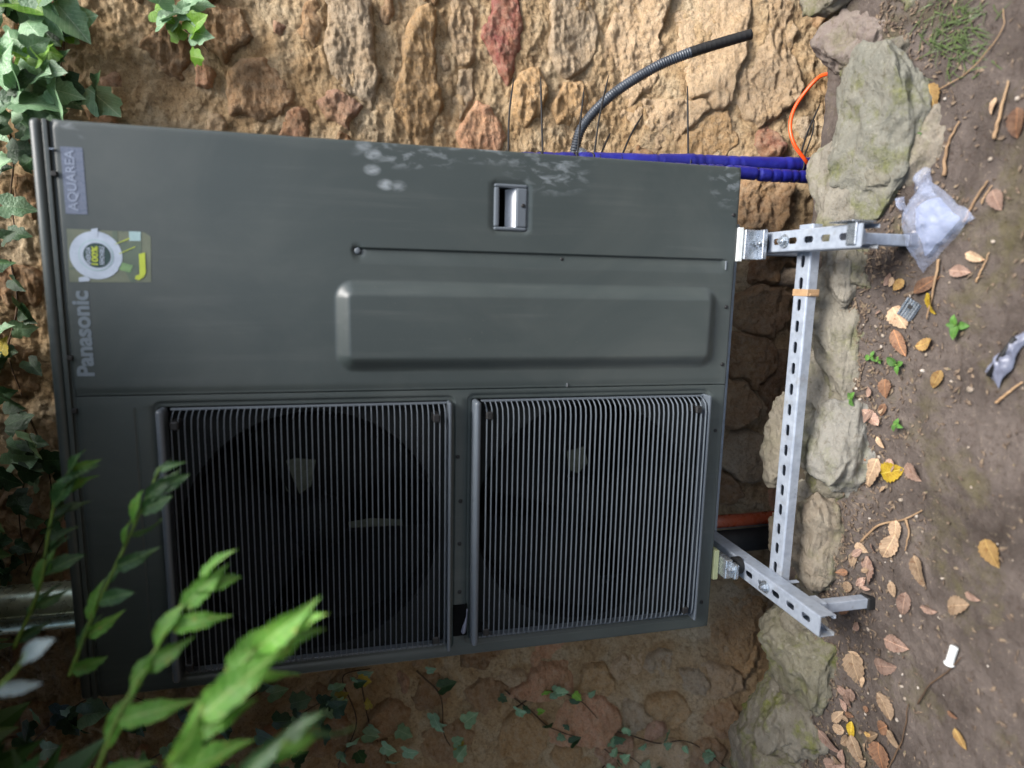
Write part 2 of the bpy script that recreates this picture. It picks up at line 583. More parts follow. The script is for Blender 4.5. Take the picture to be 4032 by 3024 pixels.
MAT['laurel'] = leafmat('laurel_leaf', lin(116, 170, 70), lin(84, 142, 54), lin(156, 190, 106), 0.4, 0.42, lin(150, 150, 70))
MAT['laurel_old'] = leafmat('old_laurel_leaf', lin(60, 96, 52), lin(38, 70, 38), lin(110, 136, 84), 0.34, 0.25)
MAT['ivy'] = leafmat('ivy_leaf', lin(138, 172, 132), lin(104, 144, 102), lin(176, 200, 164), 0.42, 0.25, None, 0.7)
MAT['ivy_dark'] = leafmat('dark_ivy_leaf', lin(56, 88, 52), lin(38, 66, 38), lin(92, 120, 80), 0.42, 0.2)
MAT['ivy_young'] = leafmat('young_ivy_leaf', lin(132, 178, 64), lin(104, 156, 50), lin(178, 206, 120), 0.36, 0.35)
MAT['ivy_yellow'] = leafmat('yellowed_ivy_leaf', lin(190, 170, 60), lin(150, 140, 50), lin(206, 190, 110), 0.45, 0.3)
MAT['pale_leaf'] = leafmat('pale_leaf_back', lin(150, 166, 168), lin(128, 146, 146), lin(180, 190, 190), 0.45, 0.2)
MAT['dead_tan'] = leafmat('dead_tan_leaf', lin(168, 144, 118), lin(140, 118, 96), lin(206, 176, 140), 0.75, 0.1, lin(120, 84, 58), 0.25)
MAT['dead_pink'] = leafmat('dead_pinkish_leaf', lin(150, 126, 112), lin(126, 102, 90), lin(196, 160, 136), 0.75, 0.1, lin(110, 76, 60), 0.25)
MAT['dead_brown'] = leafmat('dead_brown_leaf', lin(128, 98, 76), lin(100, 74, 58), lin(176, 124, 84), 0.7, 0.1, lin(84, 52, 36), 0.3)
MAT['dead_ochre'] = leafmat('dead_ochre_leaf', lin(168, 138, 88), lin(142, 110, 68), lin(206, 172, 100), 0.7, 0.15, lin(120, 78, 40), 0.25)
MAT['dead_yellow'] = leafmat('yellow_fallen_leaf', lin(196, 168, 48), lin(176, 142, 40), lin(230, 206, 100), 0.6, 0.2, lin(150, 110, 40), 0.3)
MAT['sprout'] = leafmat('sprout_leaf', lin(92, 136, 58), lin(70, 116, 50), lin(120, 156, 86), 0.45, 0.3)

t = NT('clear_crumpled_film')
co = t.coord()
t.base(lin(176, 188, 216))
t.set(Roughness=0.12)
t.p.inputs['Specular IOR Level'].default_value = 0.8
t.bump(t.noise(co, 70, 6, 0.65), 0.8, 0.008)
tr = t.n('ShaderNodeBsdfTransparent')
mx = t.n('ShaderNodeMixShader')
mx.inputs[0].default_value = 0.30
t.l(tr.outputs[0], mx.inputs[1])
t.l(t.p.outputs[0], mx.inputs[2])
t.l(mx.outputs[0], t.out.inputs[0])
MAT['film'] = t.m

# ================================================================== SETTING
GZ = -0.235          # soil level in front of the stones; z = 0 is the underside of the heat pump


def ground_h(X, Y):
    h = GZ + 0.034 * sstep(-0.22, -0.105, Y + 0.03 * pn(np.asarray(X) * 5, 0.5, 1.5)) - 0.32 * sstep(0.03, 0.14, Y)
    return h + 0.006 * fbm(np.asarray(X) * 6, np.asarray(Y) * 6, 2.2, 4) + 0.0035 * fbm(np.asarray(X) * 40, np.asarray(Y) * 40, 5.2, 3)


gxl = np.concatenate([np.linspace(-40, -0.75, 30)[:-1] if False else -0.7 - np.geomspace(40, 0.05, 26), np.arange(-0.7, 1.72, 0.006), 1.74 + np.geomspace(0.05, 40, 26)])
gyl = np.concatenate([-0.75 - np.geomspace(40, 0.05, 26), np.arange(-0.75, 0.2, 0.006), np.array([0.22, 0.3, 0.5, 0.8])])
GX, GY = np.meshgrid(gxl, gyl)
GH = ground_h(GX, GY)


def grid_faces(ny, nx, mask=None):
    idx = np.arange(ny * nx).reshape(ny, nx)
    f = np.stack([idx[:-1, :-1], idx[:-1, 1:], idx[1:, 1:], idx[1:, :-1]], -1)
    return f[mask] if mask is not None else f.reshape(-1, 4)


ground = link('ground', mesh_np('ground', np.stack([GX, GY, GH], -1).reshape(-1, 3), grid_faces(*GX.shape)), MAT['soil'])
tag(ground, 'bare brown soil strewn with leaf litter', None, None, 'structure')


# ------------------------------------------------------------------ rubble wall
def wall_y(z):
    return 0.45 - 0.17 * (1 - sstep(-0.45, 0.15, z))


DX = 0.0038
wx = np.arange(-0.95, 2.05, DX)
wz = np.arange(-0.58, 1.78, DX)
WX, WZ = np.meshgrid(wx, wz)
warpx = WX + 0.016 * fbm(WX * 9, WZ * 9, 1.3, 3) + 0.006 * pn(WX * 45, WZ * 45, 4.4)
warpz = WZ + 0.014 * fbm(WX * 9, WZ * 9, 31.3, 3) + 0.006 * pn(WX * 45, WZ * 45, 14.4)


def terrace(q, n):
    a = q * n
    f_ = np.floor(a)
    return (f_ + sstep(0.35, 0.95, a - f_)) / n


def swell(X, Z): return 0.022 * fbm(X * 2.2, Z * 2.6, 7.7, 2)


def mortar_h(X, Z):
    return (swell(X, Z) + 0.0085 + 0.006 * fbm(X * 12, Z * 16, 3.1, 4) + 0.003 * ridge(X * 26, Z * 34, 6.1, 3) + 0.0028 * fbm(X * 60, Z * 70, 8.8, 3)
            + 0.0018 * fbm(X * 120, Z * 140, 2.9, 2) + 0.005 * terrace(fbm(X * 20, Z * 30, 12.1, 3), 3.0))


low = swell(WX, WZ)
m4 = fbm(WX * 120, WZ * 140, 2.9, 2)
mort_h = mortar_h(WX, WZ)

STONES = []


def add_stone(X, Z, ax, az, col, proud=0.014, ang=0.0, rough=1.0, edge=0.016):
    n = random.randint(5, 8)
    th = sorted((i + random.uniform(-0.32, 0.32)) / n * 2 * math.pi for i in range(n))
    STONES.append(dict(c=(X, Z), a=(ax, az), ang=ang, col=col, proud=proud, rough=rough, edge=edge,
                       th=th, r=[random.uniform(0.84, 1.12) for _ in th], tilt=(random.uniform(-0.12, 0.12), random.uniform(-0.12, 0.12)), seed=random.random() * 50))


TAN, OCH, PEACH = lin(194, 168, 136), lin(192, 156, 112), lin(204, 154, 122)
RED, GREY, PINK = lin(148, 82, 78), lin(176, 158, 134), lin(182, 142, 120)
BRN, DRED, UMB = lin(166, 132, 100), lin(134, 82, 74), lin(146, 112, 82)
# survey of the stones one can name: picture x, y, half extents along picture x and y, colour, how far it stands out
for (x, y, hx, hy, col, pr) in [
    (1095, 60, 46, 95, RED, 0.016), (905, 175, 44, 145, OCH, 0.018), (1240, 60, 62, 105, GREY, 0.012), (1040, 290, 52, 62, PEACH, 0.020),
    (765, 120, 52, 130, GREY, 0.016), (740, 235, 50, 46, PINK, 0.020), (437, 155, 27, 24, PEACH, 0.022), (600, 55, 20, 20, PINK, 0.012),
    (560, 200, 70, 70, BRN, 0.016), (640, 300, 30, 70, lin(160, 116, 92), 0.010), (350, 110, 48, 60, UMB, 0.016), (480, 60, 60, 50, BRN, 0.016),
    (1000, 60, 34, 90, TAN, 0.013), (1000, 190, 26, 60, GREY, 0.010), (1135, 215, 40, 60, OCH, 0.018), (1370, 95, 62, 150, TAN, 0.012),
    (1515, 120, 66, 150, TAN, 0.013), (1665, 120, 64, 140, TAN, 0.012), (1430, 265, 92, 56, TAN, 0.010), (1560, 285, 60, 50, OCH, 0.011),
    (1665, 305, 26, 34, DRED, 0.022), (1722, 265, 22, 40, GREY, 0.012), (1230, 230, 40, 60, OCH, 0.010), (680, 40, 40, 60, BRN, 0.012),
    (1650, 440, 50, 60, BRN, 0.026), (1660, 560, 46, 60, UMB, 0.028), (1640, 660, 56, 60, BRN, 0.030), (1610, 780, 60, 60, UMB, 0.030),
    (1590, 870, 46, 60, BRN, 0.034), (1670, 830, 40, 70, lin(130, 98, 74), 0.026), (1610, 990, 56, 64, GREY, 0.034), (1720, 720, 40, 60, UMB, 0.02), (1690, 600, 22, 26, lin(190, 176, 160), 0.03),
    (1570, 1060, 40, 50, UMB, 0.03),
    (1180, 1470, 70, 42, PEACH, 0.022), (1290, 1470, 46, 44, OCH, 0.022), (1250, 1560, 70, 60, PEACH, 0.022), (1130, 1590, 56, 60, OCH, 0.022),
    (1050, 1500, 50, 40, BRN, 0.018), (1420, 1500, 50, 40, OCH, 0.02), (1480, 1430, 36, 30, GREY, 0.02), (1560, 1480, 40, 40, TAN, 0.02), (1320, 1610, 44, 40, PINK, 0.02), (1230, 1640, 40, 36, OCH, 0.02), (1560, 1560, 36, 44, BRN, 0.02), (840, 1560, 50, 50, BRN, 0.02), (1110, 1460, 30, 26, TAN, 0.02), (1350, 1430, 40, 34, TAN, 0.010), (930, 1500, 44, 46, UMB, 0.014), (960, 1610, 60, 48, BRN, 0.014),
    (1400, 1620, 60, 46, TAN, 0.012), (1360, 1530, 34, 36, GREY, 0.014), (1490, 1590, 34, 50, BRN, 0.013), (700, 1600, 60, 50, UMB, 0.014),
    (200, 1440, 50, 40, UMB, 0.014), (60, 1560, 70, 46, BRN, 0.014), (30, 620, 50, 60, UMB, 0.014), (20, 800, 50, 60, BRN, 0.016), (60, 420, 30, 50, UMB, 0.014)]:
    Yp = 0.43 if x < 1560 else 0.30
    p = at(x, y, Yp)
    k = (p - CAM) @ CF / (FPX / PX)
    add_stone(p[0], p[2], hy * k * 1.03, hx * k * 1.03, col, pr, random.uniform(-0.15, 0.15), random.uniform(0.8, 1.3), random.uniform(0.010, 0.02))


def too_close(X, Z, ax, az, tol):
    for s in STONES:
        dx, dz = abs(X - s['c'][0]), abs(Z - s['c'][1])
        if (dx / (ax + s['a'][0])) ** 2.2 + (dz / (az + s['a'][1])) ** 2.2 < tol:
            return True
    return False


PAL = [TAN, TAN, OCH, BRN, GREY, PINK, BRN, UMB, PEACH, TAN]
for tries, lo, hi, tol, cap in ((5000, 0.05, 0.12, 0.72, 100), (5000, 0.02, 0.05, 0.72, 125)):
    n = 0
    for _ in range(tries):
        X, Z = random.uniform(-0.9, 2.0), random.uniform(-0.5, 1.72)
        if 0.22 < X < 0.80 and 0.25 < Z < 1.05: continue
        ax = random.uniform(lo, hi)
        az = ax * random.uniform(0.42, 0.8)
        if too_close(X, Z, ax, az, tol): continue
        add_stone(X, Z, ax, az, random.choice(PAL), random.uniform(0.008, 0.02), random.uniform(-0.25, 0.25), random.uniform(0.7, 1.3), random.uniform(0.008, 0.018))
        n += 1
        if n >= cap: break


def stone_d(s, sl):
    x, z = warpx[sl] - s['c'][0], warpz[sl] - s['c'][1]
    ca, sa = math.cos(s['ang']), math.sin(s['ang'])
    u, v = (x * ca + z * sa) / s['a'][0], (-x * sa + z * ca) / s['a'][1]
    d = None
    for th, r in zip(s['th'], s['r']):
        q = (u * math.cos(th) + v * math.sin(th)) / r
        d = q if d is None else np.maximum(d, q)
    return np.maximum(d, 0.75 * np.hypot(u, v))


D1 = np.full(WX.shape, 9.0)
D2 = np.full(WX.shape, 9.0)
ID = np.full(WX.shape, -1)
for k, s in enumerate(STONES):
    R = max(s['a']) * 1.55 + 0.05
    i0, i1 = np.searchsorted(wz, [s['c'][1] - R, s['c'][1] + R])
    j0, j1 = np.searchsorted(wx, [s['c'][0] - R, s['c'][0] + R])
    sl = (slice(i0, i1), slice(j0, j1))
    s['sl'] = sl
    if i1 - i0 < 4 or j1 - j0 < 4: continue
    d = stone_d(s, sl)
    d1, d2, idk = D1[sl], D2[sl], ID[sl]
    better = d < d1
    D2[sl] = np.where(better, d1, np.minimum(d2, d))
    D1[sl] = np.where(better, d, d1)
    ID[sl] = np.where(better, k, idk)

stone_wall = empty('stone_wall', (0.45, 0.45, -0.5))
tag(stone_wall, 'old rubble wall of ochre and red stones set in sandy earth mortar', 'wall', None, 'thing')
WL = np.array([0.45, 0.45, -0.5])
# mortar bed, running on coarsely past the surveyed part
ext = np.concatenate([np.arange(0.012, 0.9, 0.012), [1.2, 2.0, 3.5, 6.0]])
MX = np.concatenate([wx[0] - ext[::-1], wx, wx[-1] + ext])
MZ = np.concatenate([wz, wz[-1] + np.arange(0.012, 0.9, 0.012)])
PXg, PZg = np.meshgrid(MX, MZ)
MH = mortar_h(PXg, PZg)
link('mortar', mesh_np('mortar', np.stack([PXg, wall_y(PZg) - MH, PZg], -1).reshape(-1, 3) - WL, grid_faces(*PXg.shape)), MAT['mortar'], stone_wall)
for k, s in enumerate(STONES):
    sl = s['sl']
    X, Z = WX[sl], WZ[sl]
    if X.shape[0] < 4 or X.shape[1] < 4: continue
    d = stone_d(s, sl)
    other = np.where(ID[sl] == k, D2[sl], D1[sl])
    eff = np.maximum(d, 1.0 + (d - other) * 0.9)
    size = min(s['a'])
    e = (1 - eff) * size
    pf = np.clip(e / s['edge'], 0, 1)
    pf = (pf * (2 - pf)) ** 0.4
    rx, rz = X - s['c'][0], Z - s['c'][1]
    sd = s['seed']
    rg = s['rough']
    top = s['proud'] + 0.0055 + s['tilt'][0] * rx + s['tilt'][1] * rz + rg * (0.009 * fbm(X * 12 + sd, Z * 22, sd, 4) + 0.0030 * ridge(X * 24, Z * 44, sd, 3) + 0.0032 * fbm(X * 60, Z * 85, sd, 2) + 0.0016 * m4[sl] + 0.006 * terrace(fbm(X * 13 + sd, Z * 15 + sd, sd * 2, 3), 3.0))
    h = low[sl] + np.where(e > 0, -0.014 + (top + 0.014) * pf, -0.014 + np.maximum(e, -0.02) * 1.2)
    keep = eff < 1.12
    cm = keep[:-1, :-1] & keep[1:, :-1] & keep[:-1, 1:] & keep[1:, 1:]
    if cm.sum() < 6: continue
    f = grid_faces(*X.shape, mask=cm)
    used, inv = np.unique(f, return_inverse=True)
    V = np.stack([X, wall_y(Z) - h, Z], -1).reshape(-1, 3)[used] - WL
    o = link('stone', mesh_np('stone', V, inv.reshape(-1, 4)), MAT['stone'], stone_wall)
    v = random.uniform(0.88, 1.12)
    mixc = [1.1 * s['col'][q_] + 0.0 * TAN[q_] for q_ in range(3)]
    o.color = (mixc[0] * v, mixc[1] * v, mixc[2] * v, 1)
for o in stone_wall.children:
    pass


# ------------------------------------------------------------------ footing stones at the wall's foot
def rock_mesh(name, hx, hy, hz, seed, n=40, sq=7.0, cuts=12, amp=1.0):
    rs = np.random.default_rng(seed)
    lin_ = np.linspace(-1, 1, n)
    U, V = np.meshgrid(lin_, lin_)
    verts, faces, off = [], [], 0
    for ax in range(3):
        for sg in (-1, 1):
            p = np.zeros((n, n, 3))
            p[..., ax] = sg
            a, b = (ax + 1) % 3, (ax + 2) % 3
            p[..., a], p[..., b] = (U, V) if sg > 0 else (V, U)
            verts.append(p.reshape(-1, 3))
            faces.append(grid_faces(n, n) + off)
            off += n * n
    p = np.vstack(verts)
    L = (np.abs(p) ** sq).sum(1) ** (1 / sq)
    p = p / L[:, None]
    for _ in range(cuts):
        nv = rs.normal(size=3)
        nv /= np.linalg.norm(nv)
        lim = rs.uniform(0.70, 0.95) * np.max(np.abs(nv))  * 1.25
        q = p @ nv
        over = np.maximum(q - lim, 0)
        p = p - over[:, None] * nv * 0.9
    p = p * np.array([hx, hy, hz])
    s = seed * 3.7
    nrm = p / (np.linalg.norm(p, axis=1)[:, None] + 1e-9)
    dsp = 0.016 * fbm(p[:, 0] * 7 + s, p[:, 1] * 7, p[:, 2] * 9, 3) + 0.0075 * ridge(p[:, 0] * 14 + s, p[:, 1] * 18, p[:, 2] * 42, 3) + 0.005 * fbm(p[:, 0] * 50, p[:, 1] * 50, p[:, 2] * 70 + s, 2)
    p = p + nrm * (dsp * amp)[:, None]
    return mesh_np(name, p, np.vstack(faces))


def fcol(r, g, b, moss):
    c = lin(r * 0.78, g * 0.79, b * 0.83)
    return (c[0], c[1], c[2], min(1.0, moss * 1.25 + 0.1))


for i, (X, Y, z, hx, hy, hz, rz, col, lab) in enumerate([
    (1.225, -0.045, -0.245, 0.095, 0.075, 0.075, 0.05, fcol(146, 128, 116, 0.2), 'pinkish footing block at the far right of the footing row'),
    (1.065, -0.115, -0.245, 0.135, 0.085, 0.075, -0.10, fcol(142, 140, 122, 0.55), 'large mossy greenish footing block right of the plastic bag'),
    (0.985, -0.185, -0.255, 0.085, 0.045, 0.034, -0.40, fcol(158, 146, 124, 0.2), 'small flat sandy slab in front of the mossy block'),
    (0.90, -0.055, -0.240, 0.135, 0.078, 0.070, 0.10, fcol(158, 150, 130, 0.4), 'pale tan footing slab under the right support arm'),
    (0.665, -0.068, -0.238, 0.18, 0.064, 0.072, 0.04, fcol(152, 144, 124, 0.35), 'long tan footing slab behind the middle of the cross rail'),
    (0.425, -0.085, -0.245, 0.098, 0.078, 0.080, 0.08, fcol(156, 152, 138, 0.25), 'rounded pale grey footing stone in front of the cross rail'),
    (0.43, 0.030, -0.235, 0.105, 0.050, 0.075, 0.0, fcol(160, 148, 124, 0.05), 'pale stone behind the cross rail under the lower fan'),
    (0.245, -0.060, -0.245, 0.105, 0.070, 0.078, -0.1, fcol(150, 134, 110, 0.2), 'angular tan footing stone by the left end of the cross rail'),
    (0.10, -0.050, -0.25, 0.075, 0.075, 0.075, 0.1, fcol(132, 116, 94, 0.5), 'brownish footing stone below the left support arm'),
    (-0.045, -0.035, -0.235, 0.10, 0.100, 0.085, 0.0, fcol(124, 118, 92, 1.0), 'mossy boulder beyond the left support arm'),
    (-0.24, -0.02, -0.235, 0.115, 0.115, 0.080, 0.1, fcol(120, 112, 94, 0.8), 'dark mossy footing boulder at the left edge'),
    (-0.47, 0.0, -0.235, 0.13, 0.12, 0.08, 0.0, fcol(130, 120, 100, 0.6), None),
    (1.43, -0.02, -0.24, 0.12, 0.10, 0.08, 0.0, fcol(150, 140, 116, 0.5), None),
    (1.27, -0.15, -0.255, 0.10, 0.05, 0.055, 0.2, fcol(124, 118, 98, 0.8), 'low mossy stone half sunk in soil at right'),
    (0.54, -0.045, -0.235, 0.085, 0.060, 0.066, 0.05, fcol(158, 150, 132, 0.2), None),
    (0.32, -0.045, -0.238, 0.075, 0.060, 0.068, -0.05, fcol(150, 142, 124, 0.2), None),
    (0.79, -0.045, -0.238, 0.080, 0.060, 0.066, 0.05, fcol(156, 148, 130, 0.25), None),
    (0.79, -0.075, -0.245, 0.05, 0.05, 0.062, 0.3, fcol(134, 126, 104, 0.5), None),
    (0.535, -0.07, -0.25, 0.045, 0.055, 0.062, -0.2, fcol(126, 118, 98, 0.6), None),
    (0.335, -0.08, -0.25, 0.04, 0.06, 0.066, 0.2, fcol(126, 118, 98, 0.6), None),
    (0.16, -0.075, -0.25, 0.045, 0.055, 0.066, 0.2, fcol(118, 108, 88, 0.7), None),
    (0.03, -0.06, -0.25, 0.05, 0.07, 0.068, 0.0, fcol(112, 104, 84, 0.9), None),
    (-0.14, -0.05, -0.25, 0.055, 0.08, 0.07, 0.0, fcol(112, 104, 84, 0.9), None),
    (0.985, -0.10, -0.25, 0.05, 0.06, 0.062, 0.2, fcol(126, 122, 102, 0.8), None),
    (1.165, -0.08, -0.25, 0.05, 0.07, 0.066, 0.0, fcol(122, 114, 98, 0.7), None),
    (0.16, 0.03, -0.26, 0.07, 0.05, 0.07, 0.3, fcol(120, 104, 84, 0.2), None),
]):
    o = link('footing_stone', rock_mesh('footing_stone', hx * 1.13, hy * 1.05, hz, 40 + i), MAT['footing'], stone_wall, Vector((X, Y, z)) - Vector(WL), (random.uniform(-0.08, 0.08), random.uniform(-0.06, 0.06), rz))
    o.color = col
    if lab: o['label'] = lab

# ================================================================== HEAT PUMP
UW, UH, UD = 0.994, 1.25, 0.32
pump = empty('heat_pump', (UW / 2, UD / 2, 0))
tag(pump, 'large dark grey two-fan heat pump outdoor unit mounted before the rubble wall', 'heat pump')
PO = Vector((UW / 2, UD / 2, 0))


def upart(name, me, mat, parent=None, loc=(0, 0, 0), rot=None, smooth=None, scale=None):
    """a part of the unit, its mesh drawn in unit coordinates"""
    o = link(name, me, mat, parent or pump, None, rot, scale, smooth)
    o.location = Vector(loc) - (PO if parent is None else Vector((0, 0, 0)))
    return o


def sheet(name, xs, zs, fn, holes=(), y0=0.0, back=0.02):
    """pressed sheet: front surface y = y0 - fn(x, z) on the lines xs, zs, with rectangular openings and a folded rim"""
    xs, zs = np.array(sorted(set(np.round(xs, 5)))), np.array(sorted(set(np.round(zs, 5))))
    X, Z = np.meshgrid(xs, zs)
    Yv = y0 - fn(X, Z)
    m = np.ones((len(zs) - 1, len(xs) - 1), bool)
    cx, cz = (xs[1:] + xs[:-1]) / 2, (zs[1:] + zs[:-1]) / 2
    for (a, b, c, d) in holes:
        m &= ~(((cx > a) & (cx < b))[None, :] & ((cz > c) & (cz < d))[:, None])
    f = grid_faces(*X.shape, mask=m)
    V = np.stack([X, Yv, Z], -1).reshape(-1, 3)
    # rim folded back along outer border and holes
    from collections import Counter
    fl = [tuple(q) for q in f]
    ed = Counter()
    dr = {}
    for q in fl:
        for a, b in zip(q, q[1:] + q[:1]):
            ed[(min(a, b), max(a, b))] += 1
            dr[(min(a, b), max(a, b))] = (a, b)
    bnd = [dr[k] for k, c_ in ed.items() if c_ == 1]
    bv = sorted({v for e_ in bnd for v in e_})
    mp_ = {v: len(V) + i for i, v in enumerate(bv)}
    V2 = V[bv].copy()
    V2[:, 1] = y0 + back
    V = np.vstack([V, V2])
    rim = [(b, a, mp_[a], mp_[b]) for a, b in bnd]
    return mesh_np(name, V, np.vstack([f, np.array(rim)]))


def lines(a, b, step, extra=()):
    return list(np.linspace(a, b, max(2, int((b - a) / step) + 1))) + [e for e in extra if a <= e <= b]


def rrect(X, Z, x0, x1, z0, z1, r):
    """signed distance to a rounded rectangle, negative inside"""
    qx = np.abs(X - (x0 + x1) / 2) - (x1 - x0) / 2 + r
    qz = np.abs(Z - (z0 + z1) / 2) - (z1 - z0) / 2 + r
    return np.hypot(np.maximum(qx, 0), np.maximum(qz, 0)) + np.minimum(np.maximum(qx, qz), 0) - r


def edge_round(X, Z, x0, x1, z0, z1, r=0.007):
    d = -rrect(X, Z, x0, x1, z0, z1, 0.012)
    q = np.clip(d / r, 0, 1)
    return -(1 - np.sqrt(q * (2 - q))) * r


SEAM = 0.552
HX0, HX1, HZ0, HZ1 = 0.8515, 0.9355, 0.4455, 0.5085


def service_fn(X, Z):
    h = edge_round(X, Z, SEAM - 0.03, UW, 0.0, 1.2195, 0.005)
    # raised, softly bevelled field
    d = -rrect(X, Z, 0.588, 0.755, 0.034, 0.797, 0.034)
    h = h + 0.016 * sstep(-0.001, 0.029, d)
    # long fold: sharp on its right side, running out to the left
    g = (X - 0.782) / 0.026
    inz = sstep(0.020, 0.030, Z) * (1 - sstep(0.752, 0.764, Z))
    h = h - 0.0055 * np.where((g > 0) & (X <= 0.8085), np.clip(g, 0, 1) ** 1.3, 0) * inz
    h = h - 0.0055 * np.where((X > 0.8085), 1 - sstep(0.8085, 0.8125, X), 0) * inz
    # screw dimple at the head of the fold
    h = h - 0.004 * np.exp(-(((X - 0.806) / 0.009) ** 2 + ((Z - 0.755) / 0.009) ** 2) ** 2)
    # shallow dish round the handle
    d2 = -rrect(X, Z, HX0 - 0.006, HX1 + 0.006, HZ0 - 0.006, HZ1 + 0.006, 0.012)
    h = h - 0.003 * sstep(0.0, 0.005, d2)
    # shallow step along the left seam
    h = h - 0.002 * (1 - sstep(0.556, 0.566, X)) * sstep(0.0, 0.02, Z)
    return h


MP = MAT['paint']
front_panel = upart('service_panel', sheet('service_panel', lines(SEAM + 0.0007, UW, 0.005, [SEAM + 0.003, SEAM + 0.005, UW - 0.0005, UW - 0.0015, UW - 0.003, 0.7825, 0.806, 0.8085, 0.8095, 0.811, 0.8125, 0.587, 0.589, 0.5885, 0.755, 0.7535, HX0, HX1] + list(np.linspace(0.586, 0.622, 20)) + list(np.linspace(0.722, 0.757, 20))),
                                         lines(0.0, 1.2195, 0.006, [0.0005, 0.0015, 0.003, 1.219, 1.218, 1.2165, HZ0, HZ1] + list(np.linspace(0.030, 0.068, 22)) + list(np.linspace(0.765, 0.80, 22))), service_fn,
                                         [(HX0 + 0.004, HX1 - 0.004, HZ0 + 0.004, HZ1 - 0.004)]), MP)
front_panel['label'] = 'flat right-hand front panel with raised field and handle'

# fan-side panel with two openings
UG = (0.028, 0.531, 0.588, 1.092)
LG = (0.034, 0.533, 0.047, 0.545)


def fan_fn(X, Z):
    h = edge_round(X, Z, 0.0, SEAM + 0.03, 0.0, 1.2195, 0.005)
    for g in (UG, LG):
        d = rrect(X, Z, g[0] - 0.008, g[1] + 0.008, g[2] - 0.008, g[3] + 0.008, 0.012)
        h = h - 0.003 * (1 - sstep(-0.001, 0.003, d))
    # pressed line between the openings and above them
    for (xa, xb, za, zb) in ((0.06, 0.50, 0.578, 0.5795), (0.05, 0.53, 1.128, 1.1295)):
        inx = sstep(xa, xa + 0.004, X) * (1 - sstep(xb - 0.004, xb, X))
        h = h - 0.0018 * inx * np.exp(-((Z - (za + zb) / 2) / 0.0016) ** 2)
    return h


gx_ = [v for g in (UG, LG) for v in (g[0], g[1], g[0] - 0.008, g[1] + 0.008, g[0] - 0.009, g[0] - 0.005, g[1] + 0.009, g[1] + 0.005)]
gz_ = [v for g in (UG, LG) for v in (g[2], g[3], g[2] - 0.008, g[3] + 0.008, g[2] - 0.009, g[2] - 0.005, g[3] + 0.009, g[3] + 0.005)]
fan_panel = upart('fan_panel', sheet('fan_panel', lines(0, SEAM - 0.0007, 0.012, gx_ + [0.0005, 0.0015, 0.003, 0.005, SEAM - 0.00075, SEAM - 0.004, SEAM - 0.006]),
                                     lines(0, 1.2195, 0.012, gz_ + [0.0005, 0.0015, 0.003, 0.005, 1.219, 1.218, 1.2165] + list(np.arange(0.574, 0.584, 0.0012)) + list(np.arange(1.124, 1.134, 0.0012))), fan_fn, [UG, LG]), MP)

# casing: sides, back and base as one folded shell (open to the front)
bm = bmesh.new()
add_box(bm, 0.004, 0.008, 0.018, UD, 0.004, 1.222)
add_box(bm, UW - 0.008, UW - 0.004, 0.018, UD, 0.004, 1.222)
add_box(bm, 0.008, UW - 0.008, UD - 0.004, UD, 0.004, 1.222)
add_box(bm, 0.008, UW - 0.008, 0.018, UD - 0.004, 0.003, 0.007)
upart('casing', from_bm('casing', bm), MP)
# inner bulkhead and coil
upart('inner_bulkhead', box_mesh('inner_bulkhead', 0.553, 0.556, 0.022, UD - 0.006, 0.008, 1.216), MAT['dark'])
upart('coil', box_mesh('coil', 0.010, 0.551, 0.27, 0.312, 0.012, 1.2195), MAT['dark'])
# lid with folded lip and stepped shadow gap under it
lid = upart('lid', box_mesh('lid', -0.0005, UW + 0.0005, -0.003, UD + 0.004, 1.2315, UH, 0.0085, 5), MP, smooth=True)
upart('lid_lip', box_mesh('lid_lip', 0.001, UW - 0.001, -0.0024, UD - 0.002, 1.2235, 1.2308, 0.0012, 2), MP, lid, loc=(0, 0, 0))
upart('gap_trim', box_mesh('gap_trim', 0.003, UW - 0.003, 0.004, 0.02, 1.2145, 1.2243), MP, lid)
for X, m in ((0.911, 'black'), (0.618, 'black'), (0.529, 'black'), (0.948, 'zinc')):
    upart('clip', box_mesh('clip', X - (0.004 if m == 'black' else 0.0012), X + (0.004 if m == 'black' else 0.0012), -0.0045, 0.004, 1.2155, 1.2235, 0.0008, 1), MAT[m], lid)


